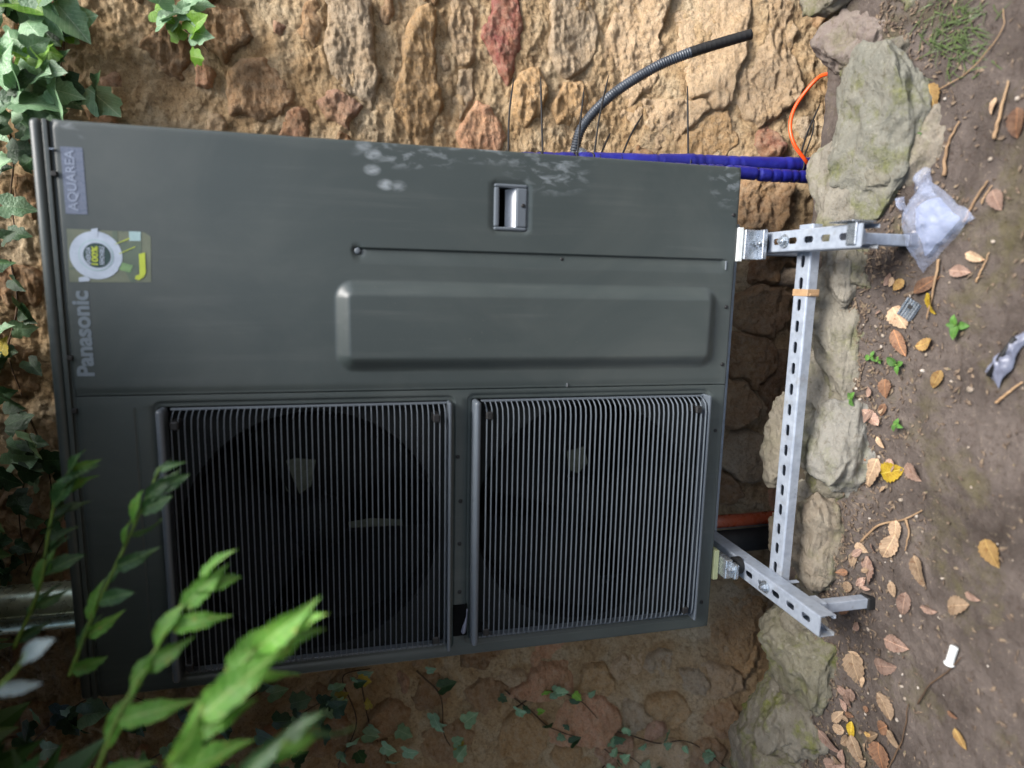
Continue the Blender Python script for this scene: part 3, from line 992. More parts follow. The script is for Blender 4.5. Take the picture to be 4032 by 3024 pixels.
# fan openings: shroud with round mouth, fan with hub and three blades
def shroud_mesh(g, cx, cz, R):
    bm = bmesh.new()
    N = 64
    ring, outer = [], []
    for i in range(N):
        a = 2 * math.pi * i / N
        c_, s_ = math.cos(a), math.sin(a)
        ring.append((cx + R * c_, cz + R * s_))
        tx = ((g[1] if c_ > 0 else g[0]) - cx) / c_ if abs(c_) > 1e-6 else 1e9
        tz = ((g[3] if s_ > 0 else g[2]) - cz) / s_ if abs(s_) > 1e-6 else 1e9
        q = min(tx, tz)
        outer.append((cx + q * c_, cz + q * s_))
    vo = [bm.verts.new((x, 0.016, z)) for x, z in outer]
    vi = [bm.verts.new((x, 0.016, z)) for x, z in ring]
    vm = [bm.verts.new((cx + (x - cx) * 0.985, 0.028, cz + (z - cz) * 0.985)) for x, z in ring]
    vb = [bm.verts.new((cx + (x - cx) * 0.975, 0.11, cz + (z - cz) * 0.975)) for x, z in ring]
    for A, B in ((vo, vi), (vi, vm), (vm, vb)):
        for i in range(N):
            j = (i + 1) % N
            bm.faces.new((A[i], A[j], B[j], B[i]))
    for (sx, sz) in ((0, 2), (1, 2), (1, 3), (0, 3)):
        ang = math.atan2(g[sz] - cz, g[sx] - cx) % (2 * math.pi)
        i = int(ang / (2 * math.pi) * N) % N
        v = bm.verts.new((g[sx], 0.016, g[sz]))
        bm.faces.new((vo[i], v, vo[(i + 1) % N]))
    return from_bm('shroud', bm)


def blade_mesh(R0, R1):
    verts, faces = [], []
    nr, na = 8, 9
    for side in (0, 1):
        for i in range(nr):
            r = R0 + (R1 - R0) * i / (nr - 1)
            span = 1.5 + 0.35 * (i / (nr - 1))
            for j in range(na):
                f = j / (na - 1)
                a = -0.35 * i / (nr - 1) + span * f * 0.95
                y = 0.10 - 0.075 * f + 0.012 * math.sin(f * math.pi) + side * 0.003
                verts.append((r * math.cos(a), y, r * math.sin(a)))
    o = nr * na
    for i in range(nr - 1):
        for j in range(na - 1):
            a = i * na + j
            faces.append((a, a + 1, a + na + 1, a + na))
            faces.append((o + a, o + a + na, o + a + na + 1, o + a + 1))
    for i in range(nr - 1):
        for j in (0, na - 1):
            a = i * na + j
            faces.append((a, a + na, o + a + na, o + a))
    for i in (0, nr - 1):
        for j in range(na - 1):
            a = i * na + j
            faces.append((a, o + a, o + a + 1, a + 1))
    return mesh_py('blade', verts, faces, True)


def lathe_y(name, prof, n=32, smooth=True):
    """profile of (radius, y) turned about the Y axis"""
    v, f = [], []
    for r, y in prof:
        for k in range(n):
            a = 2 * math.pi * k / n
            v.append((r * math.cos(a), y, r * math.sin(a)))
    for i in range(len(prof) - 1):
        for k in range(n):
            f.append((i * n + k, i * n + (k + 1) % n, (i + 1) * n + (k + 1) % n, (i + 1) * n + k))
    return mesh_py(name, v, f, smooth)


SLAT_CACHE = {}


def slat_mesh(wd, dp, th):
    """louvre bar: front straight run, both ends bent back to the panel"""
    key = (round(wd, 4), dp, th)
    if key in SLAT_CACHE: return SLAT_CACHE[key]
    c = 0.024
    path = [(-wd / 2 + 0.001, 0.004), (-wd / 2 + 0.006, -0.012), (-wd / 2 + c * 0.6, -dp + 0.004), (-wd / 2 + c * 1.3, -dp), (0, -dp - 0.0015), (wd / 2 - c * 1.3, -dp), (wd / 2 - c * 0.6, -dp + 0.004), (wd / 2 - 0.006, -0.012), (wd / 2 - 0.001, 0.004)]
    v, f = [], []
    depth = 0.0045
    for (x, y) in path:
        v += [(x, y, -th / 2 + 0.0008), (x, y + 0.0022, th / 2), (x, y + depth, th / 2), (x, y + depth, -th / 2 + 0.0008), (x, y + 0.0025, -th / 2), (x, y + 0.0006, -th / 2)]
    for i in range(len(path) - 1):
        for j in range(6):
            a, b = i * 6 + j, i * 6 + (j + 1) % 6
            f.append((a, b, b + 6, a + 6))
    f.append((0, 1, 2, 3, 4, 5))
    e = (len(path) - 1) * 6
    f.append(tuple(e + j for j in (5, 4, 3, 2, 1, 0)))
    SLAT_CACHE[key] = mesh_py('slat', v, f)
    return SLAT_CACHE[key]


for gi, (g, nsl, rot0) in enumerate(((UG, 46, 0.9), (LG, 45, 2.2))):
    x0, x1, z0, z1 = g
    cx, cz = (x0 + x1) / 2, (z0 + z1) / 2
    sh_ = shroud_mesh(g, cx, cz, 0.236)
    upart('shroud', sh_, MAT['shroud'])
    sh_.materials.append(MAT['fan'])
    for p_ in sh_.polygons:
        if p_.center.y > 0.0165: p_.material_index = 1
    fan = empty('fan', Vector((cx, 0.0, cz)) - PO, pump)
    hub = link('hub', lathe_y('hub', [(0.0005, 0.03), (0.03, 0.032), (0.05, 0.045), (0.056, 0.07), (0.056, 0.12), (0.02, 0.125)]), MAT['fan'], fan)
    link('shaft_nut', lathe_y('shaft_nut', [(0.0005, 0.014), (0.008, 0.015), (0.010, 0.02), (0.010, 0.031)], 6, False), MAT['fan'], fan)
    bmsh = blade_mesh(0.05, 0.222)
    for b in range(3):
        link('blade', bmsh, MAT['fan'], fan, None, (0, rot0 + b * 2 * math.pi / 3, 0))
    gr = empty('fan_grille', Vector((cx, 0, cz)) - PO, pump)
    gr['label'] = ('upper' if gi == 0 else 'lower') + ' square louvred fan grille'
    wd, ht = x1 - x0, z1 - z0
    sm_ = slat_mesh(wd - 0.004, 0.028, 0.0019)
    pitch = (ht - 0.036) / (nsl - 1)
    for k in range(nsl):
        link('slat', sm_, MAT['grille'], gr, (0, 0, -ht / 2 + 0.012 + k * pitch))
    # frame: rounded top rim, thin bottom rim, side rails lying against the panel
    bm = bmesh.new()
    add_box(bm, -wd / 2, wd / 2, -0.029, 0.010, ht / 2 - 0.013, ht / 2, 0.006, 3)
    link('top_rim', from_bm('top_rim', bm, True), MAT['grille'], gr)
    bm = bmesh.new()
    add_box(bm, -wd / 2, wd / 2, -0.026, 0.010, -ht / 2, -ht / 2 + 0.006, 0.002, 2)
    link('bottom_rim', from_bm('bottom_rim', bm), MAT['grille'], gr)
    for s in (-1, 1):
        bm = bmesh.new()
        xx = s * (wd / 2 - 0.002)
        add_box(bm, min(xx, xx - s * 0.004), max(xx, xx - s * 0.004), -0.002, 0.014, -ht / 2 + 0.006, ht / 2 - 0.018, 0.0008, 1)
        link('side_rail', from_bm('side_rail', bm), MAT['grille'], gr)
    for sx in (-1, 1):
        for sz in (-1, 1):
            bm = bmesh.new()
            a, b = sx * (wd / 2 - 0.028), sz * (ht / 2 - 0.029)
            add_box(bm, a - 0.0075, a + 0.0075, -0.0295, 0.004, b - 0.0065, b + 0.0065, 0.002, 1)
            link('screw_socket', from_bm('screw_socket', bm), MAT['black'], gr)

# pale patches behind the louvres; the long bar paints a greenish reflection
for nm, pts_, Y_, m_ in (('fan_patch', [(606, 998), (640, 990), (682, 994), (672, 1050), (640, 1072), (618, 1060)], 0.036, 'fan_pale'), ('fan_reflection', [(752, 1128), (800, 1120), (868, 1122), (870, 1136), (800, 1142), (755, 1142)], 0.036, 'fan_pale'),
                         ('fan_patch', [(1225, 975), (1262, 965), (1270, 1000), (1248, 1022), (1228, 1015)], 0.036, 'fan_pale')):
    bm = bmesh.new()
    fr_ = [bm.verts.new(Vector(at(x_, y_, Y_))) for x_, y_ in pts_]
    bk_ = [bm.verts.new(v_.co + Vector((0, 0.002, 0))) for v_ in fr_]
    bm.faces.new(fr_)
    bm.faces.new(bk_[::-1])
    for i_ in range(len(fr_)):
        j_ = (i_ + 1) % len(fr_)
        bm.faces.new((fr_[i_], bk_[i_], bk_[j_], fr_[j_]))
    upart(nm, from_bm(nm, bm), MAT[m_])

# handle: bezel, slot, lower face whitened to look lit, screw
handle = empty('handle', Vector(((HX0 + HX1) / 2, 0, (HZ0 + HZ1) / 2)) - PO, pump)
hw, hh = (HX1 - HX0) / 2, (HZ1 - HZ0) / 2
bm = bmesh.new()
add_box(bm, -hw, -hw + 0.0065, -0.001, 0.012, -hh, hh, 0.003, 2)
add_box(bm, hw - 0.0065, hw, -0.001, 0.012, -hh, hh, 0.003, 2)
add_box(bm, -hw + 0.0062, hw - 0.0062, -0.001, 0.012, hh - 0.010, hh, 0.003, 2)
add_box(bm, -hw + 0.0062, hw - 0.0062, -0.001, 0.012, -hh, -hh + 0.021, 0.003, 2)
link('bezel', from_bm('bezel', bm), MAT['grille'], handle)
bm = bmesh.new()
vs = [bm.verts.new(p) for p in ((-hw + 0.006, 0.011, -hh + 0.0205), (hw - 0.006, 0.011, -hh + 0.0205), (hw - 0.006, 0.050, -hh + 0.0245), (-hw + 0.006, 0.050, -hh + 0.0245),
                                (hw - 0.006, 0.050, hh - 0.009), (-hw + 0.006, 0.050, hh - 0.009), (hw - 0.006, 0.010, hh - 0.009), (-hw + 0.006, 0.010, hh - 0.009))]
for q in ((3, 2, 4, 5), (5, 4, 6, 7), (0, 3, 5, 7), (1, 6, 4, 2)):
    bm.faces.new([vs[i] for i in q])
link('pocket', from_bm('pocket', bm), MAT['dark'], handle)
bm = bmesh.new()
fl_ = [bm.verts.new(p_) for p_ in ((-hw + 0.0066, 0.004, -hh + 0.0208), (hw - 0.0066, 0.004, -hh + 0.0208), (hw - 0.0066, 0.034, -hh + 0.0345), (-hw + 0.0066, 0.034, -hh + 0.0345), (-hw + 0.0066, 0.004, -hh + 0.0188), (hw - 0.0066, 0.004, -hh + 0.0188), (hw - 0.0066, 0.034, -hh + 0.0325), (-hw + 0.0066, 0.034, -hh + 0.0325))]
for q in ((0, 1, 2, 3), (7, 6, 5, 4), (0, 4, 5, 1), (2, 6, 7, 3)):
    bm.faces.new([fl_[i_] for i_ in q])
gl = from_bm('grip_floor', bm)
go = link('grip_floor', gl, MAT['bright_white'], handle)
go['label'] = 'floor of the handle pocket, whitened to look lit'


def screw(X, Z, r=0.0042, y=-0.001, mat='black', parent=None):
    me = SLAT_CACHE.get(('screw', r))
    if me is None:
        me = lathe_y('screw', [(0.0002, -0.0012), (r * 0.5, -0.0014), (r * 0.9, -0.0006), (r, 0.001)], 12)
        SLAT_CACHE[('screw', r)] = me
    o = link('screw', me.copy() if mat != 'black' else me, MAT[mat], pump)
    o.location = Vector((X, y, Z)) - PO
    return o


for X, Z in ((0.715, 0.014), (0.595, 0.013), (0.453, 0.018), (0.062, 0.022), (0.90, 0.012), (0.33, 0.566), (0.242, 0.567), (0.42, 0.572), (0.14, 0.566)):
    screw(X, Z)
screw(0.806, 0.755, 0.006, 0.0028, 'grille')
screw(0.802, 0.373, 0.0035, 0.003)
screw(0.8975, 0.4535, 0.004, -0.0022)
upart('fold_end', box_mesh('fold_end', 0.790, 0.808, -0.0015, 0.004, 0.019, 0.023, 0.0008, 1), MAT['grille'])
upart('seam_burr', box_mesh('seam_burr', 0.5535, 0.561, -0.0015, 0.003, 0.3533, 0.3555, 0.0005, 1), MAT['zinc'])
# notch between the grilles with a grey cable end hanging out
upart('notch', box_mesh('notch', 0.046, 0.113, -0.0032, 0.006, 0.5505, 0.5785, 0.001, 1), MAT['dark'])
v, f = tube_arrays(spline([(0.105, -0.006, 0.551), (0.085, -0.009, 0.5535), (0.066, -0.011, 0.558), (0.055, -0.010, 0.560)], 12), np.array([0.0012] * 4 + [0.002, 0.003, 0.004, 0.0045, 0.005, 0.005, 0.0045, 0.002]), 8)
nt_ = upart('cable_tail', mesh_py('cable_tail', v, f, True), MAT['greyplastic'])


# ------------------------------------------------------------------ lettering and sticker
def text_mesh(body, size, bold=0.0, extrude=0.0002, space=1.0, align='CENTER'):
    cu = bpy.data.curves.new('text', 'FONT')
    cu.body = body
    cu.size = size
    cu.offset = bold
    cu.extrude = extrude
    cu.space_character = space
    cu.align_x = align
    cu.align_y = 'CENTER'
    ob = bpy.data.objects.new('text', cu)
    COL.objects.link(ob)
    dg = bpy.context.evaluated_depsgraph_get()
    me = bpy.data.meshes.new_from_object(ob.evaluated_get(dg))
    bpy.data.objects.remove(ob)
    bpy.data.curves.remove(cu)
    return me


def put_text(name, body, X, Z, y, width, height, mat, bold, parent, base, roll=0.0):
    me = text_mesh(body, 0.03, bold)
    co_ = np.array([v.co for v in me.vertices])
    mn, mx_ = co_.min(0), co_.max(0)
    me.transform(Matrix.Translation((-(mn[0] + mx_[0]) / 2, -(mn[1] + mx_[1]) / 2, 0)))
    me.transform(Matrix.Diagonal((width / (mx_[0] - mn[0]), height / (mx_[1] - mn[1]), 1, 1)))
    o = link(name, me, MAT[mat], parent, Vector((X, y, Z)) - base, (math.pi / 2, roll, 0))
    return o


put_text('brand_lettering', 'Panasonic', 0.6575, 1.1985, -0.0004, 0.141, 0.0262, 'print', 0.0010, pump, PO)
film = upart('model_label', box_mesh('model_label', 0.850, 0.953, -0.0005, 0.0003, 1.1775, 1.2085), MAT['filmlabel'])
put_text('lettering', 'AQUAREA', 0.9015, 1.1955, -0.0009, 0.094, 0.0165, 'filmtext', 0.0003, film, Vector((0, 0, 0)))

sticker = empty('sticker', Vector((0.786, 0, 1.1495)) - PO, pump)
sticker['label'] = 'olive square energy sticker with white ring and yellow print'
SB = Vector((0.786, 0, 1.1495))


def flat(name, poly, y, mat, parent=sticker, base=SB):
    """flat print: polygon in the panel plane, 0.2 mm thick"""
    bm = bmesh.new()
    a = [bm.verts.new((x, y, z)) for x, z in poly]
    b = [bm.verts.new((x, y + 0.0002, z)) for x, z in poly]
    bm.faces.new(a)
    bm.faces.new(b[::-1])
    for i in range(len(poly)):
        j = (i + 1) % len(poly)
        bm.faces.new((a[i], b[i], b[j], a[j]))
    me = from_bm(name, bm)
    me.transform(Matrix.Translation(-base))
    return link(name, me, MAT[mat], parent)


def rect(x0, x1, z0, z1): return [(x0, z0), (x1, z0), (x1, z1), (x0, z1)]


def circ(cx, cz, r, n=36): return [(cx + r * math.cos(2 * math.pi * i / n), cz + r * math.sin(2 * math.pi * i / n)) for i in range(n)]


# picture survey of the sticker: (x, y) in a 2212 x 1455 crop whose corners lie at 240..620, 880..1130
def sk(x, y):
    p = at((240 + x / 2212 * 380) / PX, (880 + y / 1455 * 250) / PX, 0.0)
    return (p[0], p[2])


def skp(*pts): return [sk(*q) for q in pts]


flat('backing', skp((130, 120), (1900, 200), (2060, 300), (2070, 1345), (1600, 1350), (200, 1340)), -0.0003, 'st_bg')
flat('dark_patch', skp((1180, 170), (1300, 180), (1300, 420), (1180, 400)), -0.0006, 'st_bg2')
flat('dark_patch', skp((1350, 440), (1850, 420), (1850, 900), (1700, 1340), (1600, 1345), (1500, 1150), (1420, 800)), -0.0006, 'st_bg2')
flat('dark_patch', skp((170, 1010), (320, 1000), (330, 1040), (180, 1060)), -0.0006, 'st_bg2')
cx_, cz_ = sk(810, 730)
ring_r = (sk(200, 700)[1] - sk(1410, 700)[1]) / 2
flat('white_ring', circ(cx_, cz_, ring_r), -0.0009, 'st_white')
flat('ring_shade', circ(cx_, cz_, ring_r * 0.66), -0.0012, 'st_pale')
flat('ring_inner', circ(cx_, cz_, ring_r * 0.62), -0.0014, 'st_white')
flat('green_disc', circ(*sk(835, 730), ring_r * 0.52), -0.0017, 'st_green')
tx, tz = sk(785, 735)
put_text('lettering', '100%', tx, tz, -0.0021, 0.0300, 0.0098, 'st_yellow', 0.0009, sticker, SB, 0.06)
tx, tz = sk(640, 735)
put_text('lettering', 'ENERGIA', tx, tz, -0.0021, 0.0270, 0.0068, 'st_white', 0.0004, sticker, SB, 0.06)
tx, tz = sk(950, 735)
put_text('lettering', 'RENOVABLE', tx, tz, -0.0021, 0.0290, 0.0068, 'st_white', 0.0004, sticker, SB, 0.06)
flat('ribbon', skp((700, 130), (850, 105), (845, 300), (690, 300)), -0.0012, 'st_white')
flat('pale_square', skp((1560, 180), (1830, 190), (1830, 400), (1570, 400)), -0.0009, 'st_pale')
flat('yellow_line', skp((1240, 470), (1575, 330), (1585, 352), (1250, 480)), -0.0012, 'st_yellow')
flat('yellow_line', skp((1330, 690), (1700, 525), (1715, 540), (1345, 700)), -0.0012, 'st_yellow')
flat('green_shape', skp((1400, 890), (1660, 960), (1590, 1130), (1310, 1050)), -0.0009, 'st_mid')
flat('yellow_banner', skp((1790, 700), (1930, 665), (1950, 1130), (1900, 1230), (1790, 1300), (1700, 1270), (1710, 1200), (1810, 1160)), -0.0012, 'st_yellow')
flat('smudge', skp((410, 1240), (560, 1210), (680, 1270), (640, 1320), (420, 1335)), -0.0009, 'st_white')

# ================================================================== SUPPORT FRAME
def channel_mesh(name, L, w, h, pitch, slot_l, slot_w, th=0.0022, first=None, lip=0.007):
    """slotted steel channel along +Y from 0 to L, slotted web on top (z = 0), open below, inturned lips"""
    bm = bmesh.new()
    n = int(L / pitch)
    rest = (L - n * pitch) / 2
    NS = 10

    def hole(yc):
        pts = []
        r = slot_w / 2
        for i in range(NS):
            a = math.pi * i / (NS - 1)
            pts.append((r * math.cos(a), yc + slot_l / 2 - r + r * math.sin(a)))
        for i in range(NS):
            a = math.pi + math.pi * i / (NS - 1)
            pts.append((r * math.cos(a), yc - slot_l / 2 + r + r * math.sin(a)))
        return pts
    wi = w / 2 - 0.003
    if rest > 1e-4:
        for a, b in ((0, rest), (L - rest, L)):
            add_box(bm, -wi, wi, a, b, -th, 0)
    for k in range(n):
        y0, y1 = rest + k * pitch, rest + (k + 1) * pitch
        hp = hole((y0 + y1) / 2)
        m = len(hp)
        op = []
        for (x, y) in hp:
            dx, dy = x, y - (y0 + y1) / 2
            s = min(wi / abs(dx) if abs(dx) > 1e-9 else 1e9, (pitch / 2) / abs(dy) if abs(dy) > 1e-9 else 1e9)
            op.append((dx * s, (y0 + y1) / 2 + dy * s))
        T = [bm.verts.new((x, y, 0)) for x, y in op]
        I = [bm.verts.new((x, y, 0)) for x, y in hp]
        B = [bm.verts.new((x, y, -th)) for x, y in hp]
        Tb = [bm.verts.new((x, y, -th)) for x, y in op]
        for i in range(m):
            j = (i + 1) % m
            bm.faces.new((T[i], T[j], I[j], I[i]))
            bm.faces.new((I[i], I[j], B[j], B[i]))
            bm.faces.new((B[i], B[j], Tb[j], Tb[i]))
        for sx in (-1, 1):
            for sy in (0, 1):
                cv = ((sx * wi), y1 if sy else y0)
                cand = sorted(range(m), key=lambda i: (op[i][0] - cv[0]) ** 2 + (op[i][1] - cv[1]) ** 2)[:2]
                if (op[cand[0]][0] - cv[0]) ** 2 + (op[cand[0]][1] - cv[1]) ** 2 > 1e-9:
                    c0 = bm.verts.new((cv[0], cv[1], 0))
                    try: bm.faces.new((T[cand[0]], c0, T[cand[1]]))
                    except Exception: pass
    for s in (-1, 1):
        # rounded shoulder, wall and inturned lip as one folded strip
        prof = [(wi, 0.0), (w / 2 - 0.001, -0.0008), (w / 2, -0.003), (w / 2, -h), (w / 2 - lip, -h), (w / 2 - lip, -h + 0.006)]
        rows = []
        for y in (0, L):
            rows.append(([bm.verts.new((s * x, y, z)) for x, z in prof], [bm.verts.new((s * (x - th if i < 4 else x + (0 if i == 4 else th)), y, z - (th if i < 2 else (-th if i == 4 else 0)))) for i, (x, z) in enumerate(prof)]))
        for i in range(len(prof) - 1):
            bm.faces.new((rows[0][0][i], rows[0][0][i + 1], rows[1][0][i + 1], rows[1][0][i]))
    me = from_bm(name, bm)
    return me


def hexbolt(parent, p, r=0.008, up=True, mat='zinc', rot=None):
    prof_n = 6
    bm = bmesh.new()
    bmesh.ops.create_cone(bm, cap_ends=True, segments=6, radius1=r, radius2=r, depth=0.006, matrix=Matrix.Translation((0, 0, 0.0055)))
    bmesh.ops.create_cone(bm, cap_ends=True, segments=20, radius1=r * 1.6, radius2=r * 1.5, depth=0.002, matrix=Matrix.Translation((0, 0, 0.0012)))
    bmesh.ops.create_cone(bm, cap_ends=True, segments=10, radius1=r * 0.5, radius2=r * 0.45, depth=0.005, matrix=Matrix.Translation((0, 0, 0.0108)))
    return link('bolt', from_bm('bolt', bm), MAT[mat], parent, p, rot)


frame = empty('support_frame', (0.49, 0, GZ))
tag(frame, 'slotted galvanised steel channel frame carrying the heat pump above the soil', 'support frame')
FB = Vector((0.49, 0, GZ))
MG = MAT['galv']
ATOP = -0.060
arms = []
for X, y_front, lab in ((0.847, -0.272, 'right support arm pointing at the camera'), (0.141, -0.268, 'left support arm pointing at the camera')):
    L = 0.36 - y_front
    a = link('support_arm', channel_mesh('support_arm', L, 0.041, 0.034, 0.046, 0.026, 0.0125), MG, frame, Vector((X, y_front, ATOP)) - FB)
    a['label'] = lab
    arms.append(a)
cross = link('cross_rail', channel_mesh('cross_rail', 0.78, 0.041, 0.021, 0.0425, 0.024, 0.0115), MG, frame, Vector((0.880, -0.082, -0.0965)) - FB, (0, 0, math.pi / 2))
cross['label'] = 'slotted cross rail joining both support arms'
link('cross_rail', channel_mesh('rear_cross_rail', 0.80, 0.041, 0.021, 0.0425, 0.024, 0.0115), MG, frame, Vector((0.90, 0.20, -0.0965)) - FB, (0, 0, math.pi / 2))
for X in (0.847, 0.141):
    hexbolt(frame, Vector((X, -0.070 if X > 0.5 else -0.105, ATOP + 0.001)) - FB, 0.0085)
# square bracket plate with bolt near the front of the right arm
link('bracket_plate', box_mesh('bracket_plate', 0.832, 0.870, -0.262, -0.240, ATOP + 0.001, ATOP + 0.004, 0.001, 1), MAT['zinc'], frame, -FB)
link('bracket_plate', box_mesh('bracket_plate', 0.8705, 0.8735, -0.262, -0.205, ATOP - 0.036, ATOP + 0.012, 0.001, 1), MAT['zinc'], frame, -FB)
# legs
for X, mt in ((0.847, 'galv'), (0.141, 'galv')):
    bm = bmesh.new()
    add_box(bm, X - 0.0105, X + 0.0105, -0.2105, -0.1895, GZ - 0.012, ATOP - 0.004, 0.002, 2)
    add_box(bm, X - 0.016, X + 0.016, -0.2165, -0.1835, -0.118, -0.0945, 0.002, 1)
    lg = link('leg', from_bm('leg', bm), MAT[mt], frame, -FB)
    bm = bmesh.new()
    add_box(bm, X - 0.0135, X + 0.0135, -0.2135, -0.1865, GZ - 0.006, GZ + 0.018, 0.003, 2)
    link('foot_cap', from_bm('foot_cap', bm), MAT['black'], lg)
for X in (0.847, 0.141):
    link('leg', box_mesh('leg', X - 0.014, X + 0.014, 0.235, 0.263, -0.56, ATOP - 0.036, 0.003, 2), MG, frame, -FB)
link('clip', box_mesh('clip', 0.151, 0.1545, -0.122, -0.112, -0.128, -0.098, 0.001, 1), MG, frame, -FB)
link('clip', box_mesh('clip', 0.104, 0.1075, -0.105, -0.062, -0.122, -0.0975, 0.001, 1), MG, frame, -FB)

# feet of the unit with dampers
for X in (0.842, 0.148):
    left = X < 0.5
    ft = empty('mounting_foot', Vector((X, 0, 0)) - PO, pump)
    link('foot_rail', box_mesh('foot_rail', -0.034, 0.034, -0.004, 0.30, -0.012, -0.0005, 0.001, 1), MAT['cream'] if left else MAT['white'], ft)
    bm = bmesh.new()
    if left:
        add_box(bm, -0.022, 0.022, -0.030, 0.02, -0.030, -0.0125, 0.003, 2)
        add_box(bm, -0.019, 0.016, -0.044, -0.026, -0.038, -0.026, 0.004, 2)
    else:
        add_box(bm, -0.030, 0.030, -0.010, 0.02, -0.046, -0.0125, 0.001, 1)
        add_box(bm, -0.030, 0.030, -0.034, -0.010, -0.046, -0.043, 0.001, 1)
        add_box(bm, -0.029, 0.029, -0.036, -0.0325, -0.046, -0.036, 0.001, 1)
    link('clamp', from_bm('clamp', bm), MAT['zinc'], ft)
    hexbolt(ft, (0.002, -0.022 if not left else -0.034, -0.0425 if not left else -0.027), 0.0075)
    bm = bmesh.new()
    bmesh.ops.create_cone(bm, cap_ends=True, segments=24, radius1=0.019, radius2=0.019, depth=0.0135, matrix=Matrix.Translation((0, -0.004 if not left else -0.012, -0.0532 if not left else -0.0525)))
    link('damper', from_bm('damper', bm), MAT['black'], ft)

# scrap of brown tape stuck round the cross rail
tp = link('tape_scrap', box_mesh('tape_scrap', 0.741, 0.755, -0.1045, -0.060, -0.1235, -0.0955, 0.001, 1), MAT['tape'])
tag(tp, 'scrap of brown packing tape wrapped round the cross rail', 'tape')
bm = bmesh.new()
add_box(bm, 0.742, 0.747, -0.108, -0.1046, -0.118, -0.100, 0.001, 1)
link('curled_end', from_bm('curled_end', bm), MAT['tape'], tp)

# ================================================================== PIPES AND CABLES
def pipe_path(p0, p1, n, wob, seed):
    t_ = np.linspace(0, 1, n)[:, None]
    p = np.array(p0)[None] * (1 - t_) + np.array(p1)[None] * t_
    s = np.linspace(0, 1, n) * 9
    return p + wob * np.stack([pn(s, seed, 0.5), pn(s, seed, 7.5), 0 * s], -1)


for (p0, p1, r, lab, sd) in (((1.0142, 0.215, 0.46), (1.0515, 0.175, -0.50), 0.0188, 'thicker blue insulated pipe running down beside the unit, on its outer side', 1.3),
                             ((1.0105, 0.150, 0.10), (1.0095, 0.150, -0.50), 0.0148, 'thinner blue insulated pipe running down between unit and outer pipe', 4.7)):
    n = 180
    path = pipe_path(p0, p1, n, 0.0025, sd)
    kb = 14 if r > 0.016 else 12
    path[:kb, 0] = 0.984 + (path[kb, 0] - 0.984) * np.sin(np.linspace(0, 1, kb) * math.pi / 2)   # bends out of the unit's side
    rad = np.full(n, r)
    zz = path[:, 2]
    cuts = np.sort(np.random.default_rng(int(sd * 10)).uniform(zz.min(), zz.max(), 22))
    for c_ in cuts:
        rad -= 0.0022 * np.exp(-((zz - c_) / 0.0035) ** 2)
    rad += 0.0012 * pn(zz * 30, sd, 0.2)
    o = link('insulated_pipe', tube('insulated_pipe', path, rad, 18), MAT['blue'])
    tag(o, lab, 'pipe')
o = link('control_cable', tube('control_cable', pipe_path((1.018, 0.17, 0.12), (1.0255, 0.155, -0.46), 60, 0.002, 2.2), 0.0045, 10), MAT['black'])
tag(o, 'black cable squeezed between the two blue pipes', 'cable')

# corrugated conduit curving off to the right with a black rubber end
cp = [at(1240, 352, 0.36), at(1243, 318, 0.35), at(1262, 268, 0.34), at(1322, 205, 0.315), at(1410, 148, 0.29), at(1482, 117, 0.27), at(1550, 95, 0.255), at(1622, 74, 0.24)]
path = spline(cp, 420)
seg = np.concatenate([[0], np.cumsum(np.linalg.norm(np.diff(path, axis=0), axis=1))])
cut = int(420 * 5.15 / 7)
rad = 0.0114 + 0.0010 * np.sin(seg * 2 * math.pi / 0.0058)
cond = empty('conduit', tuple(path[0]))
tag(cond, 'grey corrugated conduit curving away from the unit to a black end', 'conduit')
pb = Vector(path[0])
me = tube('sleeve', path[:cut], rad[:cut], 14)
me.transform(Matrix.Translation(-pb))
link('corrugated_sleeve', me, MAT['conduit'], cond)
me = tube('end', path[cut - 2:], np.where(np.arange(420 - cut + 2) % 9 < 1, 0.0124, 0.0118), 14)
me.transform(Matrix.Translation(-pb))
link('rubber_end', me, MAT['black'], cond)
# nut beside the conduit
nb = empty('cable_gland', tuple(at(1259, 329, 0.30)))
tag(nb, 'small bright metal gland nut beside the conduit at the unit edge', 'nut')
link('nut', lathe_y('nut', [(0.0005, -0.012), (0.006, -0.012), (0.006, 0.0), (0.010, 0.0), (0.010, 0.012)], 6, False), MAT['zinc'], nb)
link('washer', lathe_y('washer', [(0.004, 0.012), (0.013, 0.012), (0.013, 0.015), (0.004, 0.015)], 16, False), MAT['zinc'], nb)

# orange tube looping out of the outer pipe
op = [at(1752, 362, 0.165), at(1738, 344, 0.150), at(1716, 312, 0.155), at(1707, 275, 0.165), at(1716, 235, 0.17), at(1742, 196, 0.16), at(1768, 168, 0.14), at(1787, 160, 0.115), at(1800, 158, 0.10)]
o = link('orange_tube', tube('orange_tube', spline(op, 80), 0.0042, 12), MAT['orange'])
tag(o, 'thin bright orange tube looping from the blue pipe to the footing stone', 'tube')

